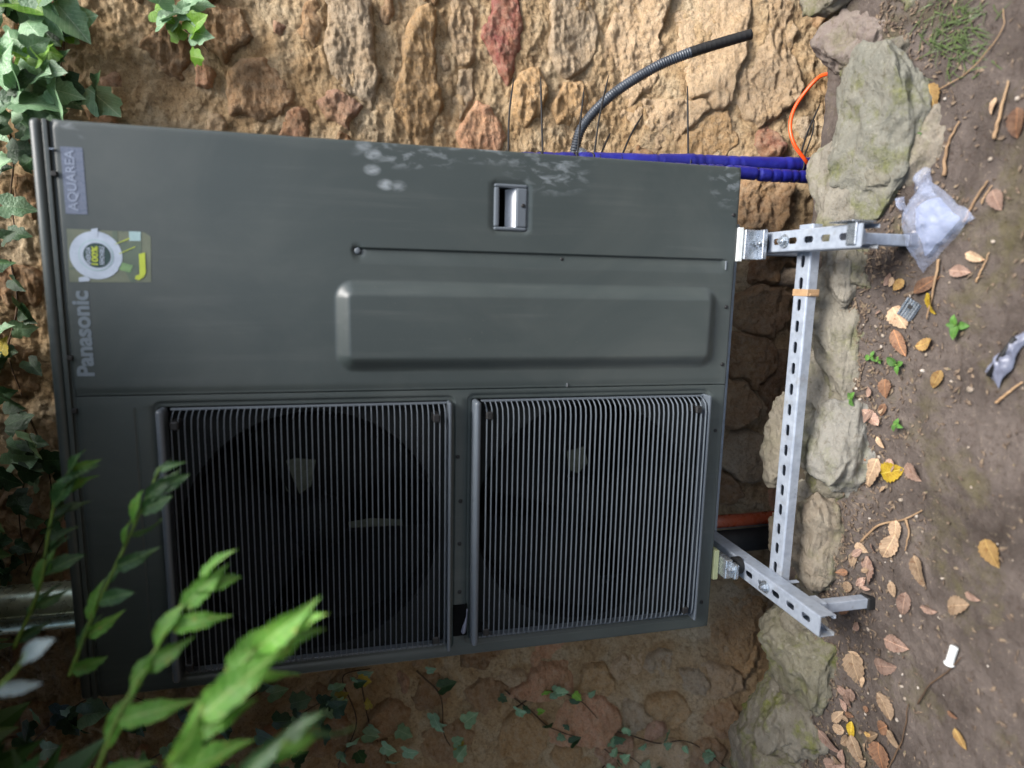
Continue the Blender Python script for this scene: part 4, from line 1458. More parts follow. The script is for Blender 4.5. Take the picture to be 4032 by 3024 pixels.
# cable ties: band round the outer pipe, long loose tail
ties = [((1098, 324), (1110, 168), 'topmost of the black cable tie tails on the outer blue pipe'),
        ((1172, 326), (1168, 166), 'straight black cable tie tail second from the top'),
        ((1247, 338), (1262, 190), 'black cable tie tail half hidden by the conduit, above it'),
        ((1283, 337), (1315, 162), 'long slanting black cable tie tail crossing under the conduit'),
        ((1296, 338), (1318, 288), 'shortest black cable tie tail just below the conduit'),
        ((1342, 340), (1388, 248), 'slanting short black cable tie tail below the conduit'),
        ((1487, 342), (1485, 186), 'straight black cable tie tail nearest the bottom of the unit'),
        ((1722, 368), (1771, 225), 'black cable tie tail at the foot of the pipes, next to orange tube')]
pa, pb_ = np.array((1.0142, 0.215, 0.46)), np.array((1.0495, 0.175, -0.50))
for i, (a, b, lab) in enumerate(ties):
    q = at(a[0], a[1], 0.19)
    z = max(q[2], -0.28)
    f_ = (0.46 - z) / 0.96
    c_ = pa * (1 - f_) + pb_ * f_
    Yt = c_[1] - 0.005
    e0 = at(a[0], a[1], Yt)
    e1 = at(b[0], b[1], Yt + (0.10 if i < 7 else 0.03))
    tie = empty('cable_tie', tuple(c_))
    tag(tie, lab, 'cable tie', 'black cable ties on the blue pipes')
    cb = Vector(c_)
    ringp = [(c_[0] + 0.0188 * math.cos(k_ / 24 * 2 * math.pi), c_[1] + 0.0188 * math.sin(k_ / 24 * 2 * math.pi), c_[2]) for k_ in range(25)]
    me = tube('band', ringp, 0.0019, 6)
    me.transform(Matrix.Translation(-cb))
    link('band', me, MAT['black'], tie)
    mid = (e0 + e1) / 2 + np.array([0.0, 0.006, random.uniform(-0.004, 0.004)])
    start = c_ + np.array([0.012, -0.016, 0])
    me = tube('tail', spline([start, e0 * 0.5 + start * 0.5, e0, mid, e1], 24), np.concatenate([np.full(22, 0.0023), [0.0018, 0.001]]), 6)
    me.transform(Matrix.Translation(-cb))
    link('tail', me, MAT['black'], tie)
    if i == 7:
        me = tube('tail', spline([start, e0 + np.array([0.004, 0, -0.006]), (e0 + e1) / 2 + np.array([0.003, 0, -0.008]), e1 * 0.75 + e0 * 0.25], 18), 0.0018, 6)
        me.transform(Matrix.Translation(-cb))
        link('tail', me, MAT['black'], tie)

# drain pipe and dark void under the unit at left, metal downpipe above
o = link('drain_pipe', tube('drain_pipe', [(0.163, 0.2, 0.0), (0.163, 0.2, -0.2), (0.168, 0.2, -0.56)], 0.0165, 20), MAT['copper'])
tag(o, 'shiny brown drain pipe coming down under the left of the unit', 'pipe')
o = link('dark_void', tube('dark_void', [(0.112, 0.19, 0.0), (0.112, 0.19, -0.2), (0.118, 0.19, -0.56)], 0.029, 22), MAT['black'])  # solid black tube stands in for the dark void here
tag(o, 'black tube standing in for the dark void beside the brown drain pipe', 'void')
dp = empty('downpipe', (0.012, 0.375, 0.9))
tag(dp, 'round galvanised metal downpipe rising above the unit at upper left', 'downpipe')
link('tube', tube('tube', [(0, 0, 0), (0, 0, 0.3), (-0.004, 0, 0.55), (-0.01, 0, 1.4)], 0.053, 40), MAT['dull'], dp)
link('seam', box_mesh('seam', -0.003, 0.003, -0.058, -0.050, 0.0, 1.3, 0.001, 1), MAT['dull'], dp)

# ================================================================== PLANTS
def leaf_mesh(name, wfun, n=14, fold=0.18, curl=0.25, serr=0.0, teeth=9, twist=0.0, seed=0):
    """leaf of unit length along +X, midrib on y = 0, upper side +Z"""
    rs = np.random.default_rng(seed)
    cols = np.array([-1, -0.55, 0, 0.55, 1.0])
    v, f = [], []
    ph = rs.uniform(0, 6, 4)
    for i in range(n):
        t_ = i / (n - 1)
        wv = wfun(t_)
        if serr and 0.1 < t_ < 0.97:
            wv *= 1 + serr * (((t_ * teeth) % 1.0) - 0.5)
        tw = twist * (t_ - 0.3)
        for c_ in cols:
            y = c_ * wv
            z = fold * abs(y) - curl * (t_ - 0.25) ** 2 + 0.03 * math.sin(5 * t_ + ph[0]) * abs(c_) + 0.02 * math.sin(9 * t_ + ph[1] + 2 * c_)
            v.append((t_, y * math.cos(tw) - z * math.sin(tw) * 0.3, z + y * math.sin(tw)))
    k = len(cols)
    for i in range(n - 1):
        for j in range(k - 1):
            a = i * k + j
            f.append((a, a + k, a + k + 1, a + 1))
    return mesh_py(name, v, f, True)


def w_laurel(t_): return 0.20 * math.sin(math.pi * min(1, max(0.0, t_)) ** 0.85) ** 0.8 + 0.002
def w_lance(t_): return 0.15 * math.sin(math.pi * min(1, max(0.0, t_)) ** 0.7) ** 0.9 * (1.0 if t_ < 0.6 else 1 - 0.45 * (t_ - 0.6) / 0.4) + 0.002
def w_oval(t_): return 0.27 * math.sin(math.pi * t_ ** 0.8) ** 0.75 + 0.002
def w_narrow(t_): return 0.13 * math.sin(math.pi * t_ ** 0.85) ** 0.8 + 0.002
def w_broad(t_): return 0.36 * math.sin(math.pi * t_ ** 0.7) ** 0.7 + 0.002


def ivy_mesh(name, seed=0, cup=0.12):
    rs = np.random.default_rng(seed)
    # outline: base notch, side lobes, shoulder lobes, tip
    base = [(0.05, 0.0), (-0.06, 0.14), (-0.02, 0.30), (0.14, 0.46), (0.26, 0.40), (0.34, 0.30), (0.48, 0.36), (0.62, 0.34), (0.66, 0.22), (0.82, 0.12), (1.0, 0.0)]
    pts = [(x + rs.normal() * 0.02, y + rs.normal() * 0.02 if 0 < y else 0) for x, y in base]
    full = pts + [(x, -y * rs.uniform(0.9, 1.1)) for x, y in pts[-2:0:-1]]
    v = []
    rings = (0.0, 0.35, 0.7, 1.0)
    cx = 0.3
    n = len(full)
    for q in rings[1:]:
        for (x, y) in full:
            X, Y = cx + (x - cx) * q, y * q
            z = cup * (abs(Y) * 0.9) - 0.22 * (X - 0.2) ** 2 + 0.03 * math.sin(11 * X + seed) * q + 0.03 * math.sin(9 * Y + seed * 2) * q
            v.append((X, Y, z))
    v.append((cx, 0, 0.0))
    f = []
    for r_ in range(2):
        for i in range(n):
            j = (i + 1) % n
            f.append((r_ * n + i, (r_ + 1) * n + i, (r_ + 1) * n + j, r_ * n + j))
    c0 = len(v) - 1
    for i in range(n):
        f.append((c0, i, (i + 1) % n))
    return mesh_py(name, v, f, True)


def with_mat(me, mat):
    c_ = me.copy()
    c_.materials.clear()
    c_.materials.append(mat)
    return c_


def orient(o, p, tip, nrm, size, wid=1.0):
    """put a leaf with its stalk end at p, pointing along tip, upper side towards nrm"""
    x = Vector(tip).normalized()
    z = Vector(nrm) - x * Vector(nrm).dot(x)
    z = z.normalized() if z.length > 1e-5 else x.orthogonal().normalized()
    y = z.cross(x)
    m = Matrix((x * size, y * size * wid, z * size)).transposed().to_4x4()
    m.translation = Vector(p)
    o.matrix_local = m


IVY = {k: [with_mat(ivy_mesh('ivy_leaf', s, c_), MAT[k]) for s, c_ in ((1, 0.3), (2, 0.1), (3, 0.5), (4, -0.2))] for k in ('ivy', 'ivy_dark', 'ivy_young', 'ivy_yellow')}


def surf_y(X, Z):
    """front of the wall at (X, Z)"""
    j = int(np.clip((X - wx[0]) / DX, 0, len(wx) - 1))
    i = int(np.clip((Z - wz[0]) / DX, 0, len(wz) - 1))
    return float(wall_y(Z)) - float(mort_h[i, j]) - 0.012


def ivy_vine(label, stems, n_per, size, mats, out=(0.01, 0.06), spread=0.05, seed=0, group='ivy vines on the wall'):
    rs = random.Random(seed)
    p0 = at(*stems[0][0], 0.41)
    vine = empty('ivy_vine', tuple(p0))
    tag(vine, label, 'ivy', group)
    b = Vector(p0)
    for st in stems:
        pts = []
        for (x, y) in st:
            p = at(x, y, 0.42)
            p[1] = surf_y(p[0], p[2]) - 0.004
            pts.append(p)
        path = spline(pts, 12 * len(pts))
        path[:, 1] += 0.004 * pn(path[:, 0] * 20, path[:, 2] * 20, 1.0)
        me = tube('stem', path, np.linspace(0.0022, 0.0012, len(path)), 6)
        me.transform(Matrix.Translation(-b))
        link('stem', me, MAT['bark'], vine)
        for _ in range(n_per):
            q = path[rs.randrange(len(path))]
            k = rs.choices(list(mats), weights=list(mats.values()))[0]
            X, Z = q[0] + rs.gauss(0, spread), q[2] + rs.gauss(0, spread)
            Y = surf_y(X, Z) - rs.uniform(*out)
            tip = Vector((rs.gauss(0, 0.6), rs.gauss(-0.35, 0.3), rs.gauss(-0.75, 0.5)))
            nrm = Vector((rs.gauss(0.1, 0.45), -0.8, rs.gauss(0.55, 0.4)))
            o = link('leaf', rs.choice(IVY[k]), None, vine)
            sz = rs.uniform(*size)
            orient(o, Vector((X, Y, Z)) - b, tip, nrm, sz)


ivy_vine('dense glossy ivy hanging at the upper right corner of the wall', [[(20, 10), (60, 90), (110, 190), (170, 230)], [(120, 0), (140, 70), (130, 160)], [(10, 130), (60, 200), (100, 245)]], 15, (0.062, 0.100), {'ivy': 7, 'ivy_dark': 2, 'ivy_young': 0.5}, (0.02, 0.11), 0.035, 3)
ivy_vine('short ivy sprig with pale leaves on the wall top, right of the dense corner ivy', [[(330, 0), (370, 40), (420, 80)], [(400, 0), (415, 60), (450, 110)]], 7, (0.040, 0.068), {'ivy': 6, 'ivy_young': 1}, (0.02, 0.06), 0.022, 5)
ivy_vine('young bright green ivy shoot at the upper right, just above the unit corner', [[(60, 130), (110, 150), (140, 170)]], 7, (0.04, 0.06), {'ivy_young': 5, 'ivy': 1}, (0.09, 0.13), 0.014, 8)
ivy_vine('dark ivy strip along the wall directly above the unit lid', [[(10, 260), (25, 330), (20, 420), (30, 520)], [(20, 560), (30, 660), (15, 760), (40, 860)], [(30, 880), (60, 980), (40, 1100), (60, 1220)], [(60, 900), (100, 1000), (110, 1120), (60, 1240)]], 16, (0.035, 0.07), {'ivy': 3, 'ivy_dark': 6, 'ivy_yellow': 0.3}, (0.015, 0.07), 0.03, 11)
ivy_vine('straggling ivy on the wall just left of the lower fan', [[(730, 1659), (770, 1560), (740, 1470), (800, 1450)], [(900, 1450), (950, 1500), (960, 1590), (990, 1640)], [(780, 1480), (800, 1570), (840, 1650)]], 9, (0.028, 0.052), {'ivy': 6, 'ivy_dark': 3, 'ivy_young': 0.6, 'ivy_yellow': 0.8}, (0.01, 0.05), 0.022, 14)
ivy_vine('thin ivy runner arching over orange stones left of the unit', [[(1090, 1490), (1140, 1530), (1190, 1570), (1290, 1600), (1330, 1640)], [(1110, 1530), (1180, 1490), (1250, 1510), (1300, 1560)]], 9, (0.022, 0.042), {'ivy': 7, 'ivy_dark': 2, 'ivy_young': 1}, (0.008, 0.03), 0.016, 17)
ivy_vine('low ivy near the foot of the wall at the left edge', [[(1300, 1560), (1400, 1580), (1460, 1560), (1530, 1600)], [(1290, 1659), (1330, 1610), (1390, 1640)]], 9, (0.022, 0.045), {'ivy': 7, 'ivy_dark': 3}, (0.008, 0.035), 0.018, 21)
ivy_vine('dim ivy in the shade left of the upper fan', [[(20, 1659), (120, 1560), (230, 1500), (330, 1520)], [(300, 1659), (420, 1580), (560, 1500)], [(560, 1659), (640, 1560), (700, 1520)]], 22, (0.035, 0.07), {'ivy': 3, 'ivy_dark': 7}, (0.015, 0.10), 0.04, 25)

# ------------------------------------------------------------------ bush overhanging from the left, branches reaching in front of the unit
LAU = {k: [with_mat(leaf_mesh('laurel_leaf', w, 14, fo, cu_, 0.28, 8, tw, s), MAT[k]) for s, (w, fo, cu_, tw) in enumerate(((w_lance, 0.45, 0.25, 0.3), (w_lance, 0.65, 0.45, -0.4), (w_laurel, 0.5, 0.3, 0.5), (w_lance, 0.3, 0.6, 0.2)))] for k in ('laurel', 'laurel_old', 'pale_leaf')}
bush = empty('evergreen_bush', (-0.9, -0.5, GZ))
tag(bush, 'evergreen bush overhanging from the left with leafy sprigs before the fans', 'bush')
BB = Vector((-0.9, -0.5, GZ))


def sprig(label, pts, Ys, nleaf, size, mats, seed, droop=0.5, facing=0.2, t0=0.0):
    rs = random.Random(seed)
    path = spline([at(x, y, Y) for (x, y), Y in zip(pts, Ys)], 16 * len(pts))
    me = tube('branch', path, np.linspace(0.0028, 0.0011, len(path)), 7)
    me.transform(Matrix.Translation(-BB))
    br = link('branch', me, MAT['greenstem'], bush)
    br['label'] = label
    n = len(path)
    for i in range(nleaf):
        f_ = t0 + (1 - t0) * (i + 0.5) / nleaf
        k = min(n - 2, int(f_ * n))
        p = path[k]
        d = Vector(path[k + 1] - path[k]).normalized()
        side = 1 if i % 2 else -1
        lat = d.cross(Vector((0, 1, 0))).normalized() * side
        tip = d * rs.uniform(0.6, 1.0) + lat * rs.uniform(0.1, 0.75) + Vector((0, 0, -droop * rs.uniform(0.6, 1.4))) + Vector((0, rs.gauss(facing * -0.3, 0.35), 0))
        nrm = Vector((rs.gauss(0.2, 0.4), -0.7, rs.gauss(0.7, 0.3)))
        m_ = rs.choices(list(mats), weights=list(mats.values()))[0]
        o = link('leaf', rs.choice(LAU[m_]), None, br)
        orient(o, Vector(p) - BB, tip, nrm, rs.uniform(*size) * (0.75 if i > nleaf - 3 else 1), rs.uniform(0.9, 1.15))


sprig('bright green sprig with one leaf before the upper fan', [(190, 1720), (250, 1560), (320, 1430), (390, 1320), (440, 1240)], [-0.50, -0.50, -0.49, -0.48, -0.47], 10, (0.052, 0.078), {'laurel': 6, 'laurel_old': 1}, 1)
sprig('nearest and brightest sprig with broad leaves', [(330, 1740), (400, 1600), (470, 1500), (545, 1410), (610, 1345)], [-0.60, -0.60, -0.59, -0.58, -0.57], 10, (0.068, 0.105), {'laurel': 1}, 2, 0.55)
sprig('narrow dim sprig crossing the top of the fan panel', [(150, 1460), (200, 1330), (265, 1190), (310, 1090), (345, 1010)], [-0.30, -0.30, -0.30, -0.30, -0.30], 15, (0.042, 0.06), {'laurel_old': 5, 'laurel': 2}, 3)
sprig('dim sprig hanging over the lid edge', [(30, 1400), (85, 1270), (105, 1150), (125, 1060), (155, 1010)], [-0.22, -0.22, -0.22, -0.22, -0.22], 15, (0.045, 0.068), {'laurel_old': 5, 'laurel': 1}, 4)
sprig('dull grey-green sprig low at the left edge', [(420, 1760), (520, 1680), (610, 1610), (690, 1570)], [-0.68, -0.67, -0.66, -0.65], 5, (0.05, 0.075), {'laurel_old': 4, 'laurel': 1}, 5)
sprig('pale leaf sprig at the upper left edge', [(-60, 1520), (0, 1480), (40, 1440), (62, 1402)], [-0.5, -0.5, -0.5, -0.5], 2, (0.05, 0.065), {'pale_leaf': 1}, 6)
# the body of the bush: out of the picture to the left and overhead, it shades the left of the scene
rs = np.random.default_rng(5)


def px_many(P):
    d = P - CAM
    z = d @ CF
    zz = np.where(np.abs(z) < 1e-6, 1e-6, z)
    return (2016 - (d @ CU) / zz * FPX) / PX, (1512 - (d @ CR) / zz * FPX) / PX, z


def crown(n, c, r, inner, mx0, my0, my1):
    """clump centres in an ellipsoid, none of them before the camera"""
    out = []
    while len(out) < n:
        q = rs.uniform(-1, 1, size=(4000, 3))
        rr = (q ** 2).sum(1)
        q = q[(rr < 1) & (rr > inner)] * np.array(r) + np.array(c)
        x, y, z = px_many(q)
        ok = ~((z > 0.05) & (x > mx0) & (x < 2500) & (y > my0) & (y < my1)) & (np.linalg.norm(q - CAM, axis=1) > 0.55) & (q[:, 1] < 0.36) & (q[:, 2] > GZ + 0.1)
        out += list(q[ok])
    return np.array(out[:n])


# unseen crown at left; clumps added over the unit to shade its left side
clumps = np.vstack([crown(430, (-1.45, -1.9, 2.2), (1.7, 1.9, 1.3), 0.3, -330, -330, 1990),
                    crown(190, (-0.15, -0.40, 1.72), (0.8, 0.6, 0.5), 0.0, -170, -330, 1830),
                    crown(120, (-0.22, -0.38, 1.28), (0.42, 0.42, 0.40), 0.0, -170, -330, 1790),
                    crown(760, (0.14, -0.32, 1.96), (0.80, 0.68, 0.50), 0.0, -120, -330, 1830)])
N_ = 34
P = (np.repeat(clumps, N_, axis=0) + rs.normal(size=(len(clumps) * N_, 3)) * 0.075)
x, y, z = px_many(P)
P = P[~((z > 0.05) & (x > -90) & (x < 2300) & (y > -90) & (y < 1750))]
n = len(P)
d = rs.normal(size=(n, 3)) + np.array([0, 0, -0.5])
d /= np.linalg.norm(d, axis=1)[:, None]
s_ = np.cross(d, rs.normal(size=(n, 3)))
s_ /= np.linalg.norm(s_, axis=1)[:, None]
n_ = np.cross(d, s_)
L = rs.uniform(0.07, 0.12, size=(n, 1))
W = L * 0.26
vs = np.stack([P, P + d * L * 0.45 + s_ * W + n_ * 0.01, P + d * L, P + d * L * 0.45 - s_ * W + n_ * 0.01, P + d * L * 0.45], 1).reshape(-1, 3)
k = np.arange(n)[:, None] * 5
fs = np.concatenate([k + np.array([0, 1, 4]), k + np.array([1, 2, 4]), k + np.array([2, 3, 4]), k + np.array([3, 0, 4])])
fo = link('unseen_shade_foliage', mesh_np('unseen_shade_foliage', np.array(vs) - np.array(BB), np.array(fs), False), plain('bush_foliage', lin(66, 98, 48), lin(42, 72, 36), 4, 0.45), bush)
fo['kind'] = 'stuff'
for i, (a, b) in enumerate((((-0.9, -0.5, GZ - 0.05), (-0.95, -0.6, 1.9)), ((-0.88, -0.48, GZ), (-0.5, -0.3, 2.1)), ((-0.93, -0.52, GZ), (-1.5, -0.9, 1.9)), ((-0.9, -0.52, 0.6), (-0.3, -0.9, 2.2)))):
    pth = spline([a, (np.array(a) * 0.6 + np.array(b) * 0.4 + rs.normal(size=3) * 0.06), (np.array(a) * 0.25 + np.array(b) * 0.75 + rs.normal(size=3) * 0.06), b], 20)
    me = tube('limb', pth, np.linspace(0.024, 0.008, 20), 9)
    me.transform(Matrix.Translation(-BB))
    link('limb', me, MAT['bark'], bush)

# ================================================================== ON THE SOIL
FL = {}
for k in ('dead_tan', 'dead_pink', 'dead_brown', 'dead_ochre', 'dead_yellow'):
    FL[k] = [with_mat(leaf_mesh('fallen_leaf', w, 14, fo_, cu_, se, 7, tw, s), MAT[k]) for s, (w, fo_, cu_, se, tw) in enumerate(((w_oval, 0.25, 0.25, 0.25, 0.3), (w_broad, 0.2, 0.35, 0.35, 0.2), (w_laurel, 0.4, 0.3, 0.15, 0.5), (w_oval, -0.25, -0.3, 0.3, -0.4)))]


def soil_z(X, Y): return float(ground_h(np.array([X]), np.array([Y]))[0])


def on_soil(x, y):
    p = atz(x, y, GZ + 0.004)
    for _ in range(4):
        p = atz(x, y, soil_z(p[0], p[1]) + 0.003)
    return p


def fallen(x, y, px, ang, k, label=None, var=None, group=None, lift=0.004, wid=1.0):
    """x, y, length and angle (from picture right towards picture down) as surveyed"""
    a = math.radians(ang)
    p0 = on_soil(x - math.cos(a) * px / 2, y - math.sin(a) * px / 2)
    p1 = on_soil(x + math.cos(a) * px / 2, y + math.sin(a) * px / 2)
    d = p1 - p0
    L = min(0.11, max(0.012, float(np.linalg.norm(d[:2])) * 0.88))
    o = link('fallen_leaf', FL[k][random.randrange(4) if var is None else var], None)
    orient(o, Vector(p0) + Vector((0, 0, lift + L * 0.03)), Vector(d), Vector((random.gauss(0, 0.25), random.gauss(-0.15, 0.25), 1)), L, wid * random.uniform(0.9, 1.15))
    if label is None:
        zone = 'under the right arm' if y < 640 else 'below the long slab' if y < 880 else 'by the rounded stone' if y < 1080 else 'near the left leg' if y < 1330 else 'along the mossy boulder' if y < 1500 else 'at far left'
        way = ('tip towards the viewer', 'tip to the left', 'tip towards the wall', 'tip to the right')[int(((ang + 45) % 360) // 90)]
        out_ = x - float(np.interp(y, [0, 400, 600, 800, 950, 1100, 1250, 1400, 1650], [1960, 1990, 1890, 1860, 1880, 1850, 1820, 1815, 1800]))
        label = ('tiny ' if px < 24 else 'small ' if px < 33 else 'middling ') + {'dead_tan': 'tan', 'dead_pink': 'pinkish', 'dead_brown': 'dark brown', 'dead_ochre': 'ochre', 'dead_yellow': 'yellow'}[k] + ' leaf, ' + way + (', against the stones, ' if out_ < 22 else ', just off the stones, ' if out_ < 55 else ', out on the soil, ') + zone
    tag(o, label, 'leaf', group or 'dead leaves fallen on the soil')
    return o


for row in [
    (2017, 212, 62, 80, 'dead_ochre', 'ochre leaf on the soil left of the dry grass tuft', 1),
    (2148, 232, 44, 110, 'dead_tan', 'tan leaf beside a twig at far right of the soil', 0),
    (2200, 270, 76, 95, 'dead_brown', 'large reddish brown leaf at the very edge of the soil, far right', 0),
    (2157, 435, 52, 70, 'dead_pink', 'rounded pinkish tan leaf just beyond the plastic bag', 1),
    (2112, 556, 48, 20, 'dead_tan', 'striped tan leaf below the lower corner of the plastic bag', 0),
    (2080, 586, 50, 5, 'dead_pink', 'smooth pinkish brown leaf nearest the plastic bag', 0),
    (2008, 612, 72, -35, 'dead_brown', 'orange brown curled leaf between bag and steel clip', 2),
    (2014, 660, 56, 75, 'dead_yellow', 'yellowish olive leaf right beside the steel clip', 0),
    (1948, 690, 62, 60, 'dead_tan', 'pale tan leaf half under the steel clip', 1),
    (1948, 745, 70, 70, 'dead_brown', 'long orange brown leaf below the steel clip', 2),
    (2005, 742, 46, -15, 'dead_ochre', 'curled ochre leaf between the green sprouts', 3),
    (2026, 822, 50, 118, 'dead_ochre', 'slim golden leaf lying alone on bare soil in the middle', 0),
    (1915, 842, 48, 95, 'dead_brown', 'dark red brown leaf against the footing near a sprout', 1),
    (1890, 905, 62, 40, 'dead_pink', 'pinkish crumpled leaf left of the rounded pale stone', 3),
    (1906, 958, 34, 60, 'dead_tan', 'small tan leaf by the rounded pale stone', 0),
    (1932, 1018, 50, -12, 'dead_yellow', 'bright yellow leaf by the rounded pale stone', 1),
    (1884, 1026, 78, 115, 'dead_tan', 'large tan oval leaf touching the bright yellow leaf', 0),
    (1976, 1024, 54, 55, 'dead_pink', 'pinkish triangular leaf beyond the bright yellow leaf', 1),
    (1938, 1150, 52, 95, 'dead_tan', 'tan leaf under the thin forked twig', 0),
    (1922, 1185, 64, 120, 'dead_tan', 'pale tan leaf below the forked twig, beside a bluish leaf', 0),
    (1874, 1236, 70, 100, 'dead_pink', 'crumpled pinkish leaf at the foot of the left leg', 1),
    (1990, 1240, 84, 75, 'dead_tan', 'long tan leaf lying in the open, right of the left leg', 0),
    (2146, 1200, 78, 70, 'dead_ochre', 'big golden brown leaf alone on the bare soil', 1),
    (1932, 1275, 40, 80, 'dead_tan', 'pale leaf just beyond the end of the left leg', 0),
    (1956, 1308, 58, 100, 'dead_pink', 'pink tan oval leaf beyond the left leg foot', 0),
    (2012, 1318, 42, 20, 'dead_pink', 'small pinkish leaf pointing right on the open soil', 0),
    (2074, 1306, 46, -10, 'dead_tan', 'jagged pale tan leaf on the open soil', 1),
    (2106, 1290, 40, 30, 'dead_pink', 'rounded brown tan leaf furthest out by the jagged one', 0),
    (1942, 1392, 62, 25, 'dead_pink', 'pink brown pointed leaf left of the mossy boulder', 0),
    (1918, 1440, 48, 10, 'dead_pink', 'broad pinkish brown leaf between the mossy boulders', 1),
    (1852, 1452, 86, 80, 'dead_tan', 'large tan leaf with a yellow spot against the mossy boulder', 1),
    (1842, 1500, 40, 60, 'dead_tan', 'tan leaf wedged below the large spotted leaf', 0),
    (1680, 1442, 34, 65, 'dead_tan', 'narrow tan leaf lying on top of the mossy boulder', 0),
    (1920, 1530, 80, 60, 'dead_tan', 'curled pale tan leaf at lower left of the soil', 3),
    (1842, 1580, 46, 95, 'dead_yellow', 'small bright yellow leaf at the left edge of the litter', 2),
    (1800, 1610, 86, 50, 'dead_pink', 'large pinkish leaf at the far left against the boulder', 0),
    (1855, 1625, 80, 70, 'dead_tan', 'tan leaf leaning on the large pinkish leaf', 0),
    (1905, 1640, 76, 85, 'dead_brown', 'orange brown leaf at the left edge of the frame', 1),
    (1935, 1600, 56, 60, 'dead_tan', 'tan oval leaf beside the orange brown one', 0),
    (2080, 1600, 62, 65, 'dead_ochre', 'narrow ochre leaf alone on the dark soil at left', 2),
    (2062, 1545, 30, 40, 'dead_brown', 'small brown leaf above the narrow ochre leaf', 0)]:
    fallen(*row[:6], var=row[6], lift=0.012 if row[0] < 1700 else 0.004)
rs2 = random.Random(4)
for _ in range(48):
    y = rs2.uniform(560, 1680) if rs2.random() < 0.45 else rs2.uniform(1150, 1690)
    edge_ = np.interp(y, [0, 400, 600, 800, 950, 1100, 1250, 1400, 1650], [1960, 1990, 1890, 1860, 1880, 1850, 1820, 1815, 1800])
    x = edge_ + abs(rs2.gauss(0, 48))
    fallen(x, y, rs2.uniform(16, 40), rs2.uniform(0, 360), rs2.choice(['dead_tan', 'dead_tan', 'dead_pink', 'dead_pink', 'dead_brown', 'dead_ochre']), lift=rs2.uniform(0.001, 0.008))

# twigs
for i, (pts, r, lab) in enumerate([
    ([(2042, 380), (2048, 320), (2075, 262)], 0.0034, 'thick dry twig rising right of the plastic bag'),
    ([(2085, 480), (2110, 430), (2138, 390)], 0.0028, 'dry twig beside the rounded pinkish leaf'),
    ([(2150, 300), (2165, 240), (2182, 175)], 0.0032, 'straight dry twig at the far right of the soil'),
    ([(2030, 195), (2100, 150), (2165, 70), (2170, 20)], 0.0014, 'long thin curved grass stalk at far right'),
    ([(1862, 1170), (1900, 1135), (1955, 1122), (1995, 1102)], 0.0026, 'thin pale forked twig above the tan leaves'),
    ([(1960, 1122), (1966, 1150), (1958, 1190)], 0.0022, 'short side twig under the forked twig'),
    ([(2030, 560), (2020, 620), (2005, 690)], 0.0026, 'brown twig running down from the plastic bag'),
    ([(2155, 870), (2185, 845), (2212, 825)], 0.0024, 'yellowish twig near the grey plastic strip'),
    ([(1985, 1520), (2010, 1480), (2050, 1450), (2080, 1420)], 0.0018, 'dark thin root crossing the soil at left'),
    ([(1900, 1700), (1950, 1600), (1965, 1520)], 0.0018, 'dark twig running along the litter at the left edge'),
    ([(2110, 610), (2125, 580), (2140, 545)], 0.0016, 'short yellow straw on the soil below the bag'),
    ([(2122, 440), (2130, 425), (2146, 400)], 0.0015, 'short yellow straw by the rounded leaf')]):
    P_ = np.array([on_soil(min(x, 2230), y) for x, y in pts])
    P_[:, 2] += 0.003
    path = spline(P_, 24)
    path[:, 2] += 0.002 * pn(np.arange(24) * 0.5, i * 3.1, 0.5)
    o = link('twig', tube('twig', path, np.linspace(r, r * 0.5, 24), 7), MAT['bark'] if 'dark' in lab else (MAT['twig'] if 'yellow' not in lab else MAT['tape']))
    tag(o, lab, 'twig', 'twigs and stalks on the soil')

# sprouts
SP = [with_mat(leaf_mesh('sprout_leaf', w, 10, 0.2, 0.4, 0.1, 5, 0.2, s), MAT['sprout']) for s, w in enumerate((w_broad, w_oval, w_broad))]
for i, (x, y, n, sz, lab) in enumerate([(2072, 705, 4, 0.032, 'bright green sprout on the open soil beyond the steel clip'), (1945, 790, 3, 0.030, 'green sprout with rounded leaf by the orange brown leaf'), (1888, 772, 3, 0.024, 'bluish green sprout against the long footing slab'),
                                       (1942, 918, 4, 0.022, 'yellow green sprout near the rounded pale stone'), (1845, 862, 4, 0.026, 'small green sprout growing between slab and rounded stone'), (1990, 300, 5, 0.022, 'lime green sprout at the foot of the large mossy block'), (1905, 780, 3, 0.016, 'tiny sprout in moss below the cross rail')]):
    p = on_soil(x, y)
    sp = empty('sprout', tuple(p))
    tag(sp, lab, 'sprout', 'green sprouts in the soil')
    link('stem', tube('stem', [(0, 0, -0.005), (0.002, 0, 0.006), (0.002, -0.002, 0.014)], 0.001, 6), MAT['greenstem'], sp)
    for k in range(n):
        a = 2 * math.pi * k / n + i
        o = link('leaf', SP[k % 3], None, sp)
        orient(o, (0.002, -0.002, 0.012 - 0.002 * k % 3), (math.cos(a), math.sin(a), random.uniform(-0.1, 0.45)), (0, 0, 1), sz * 0.7 * random.uniform(0.7, 1.1))

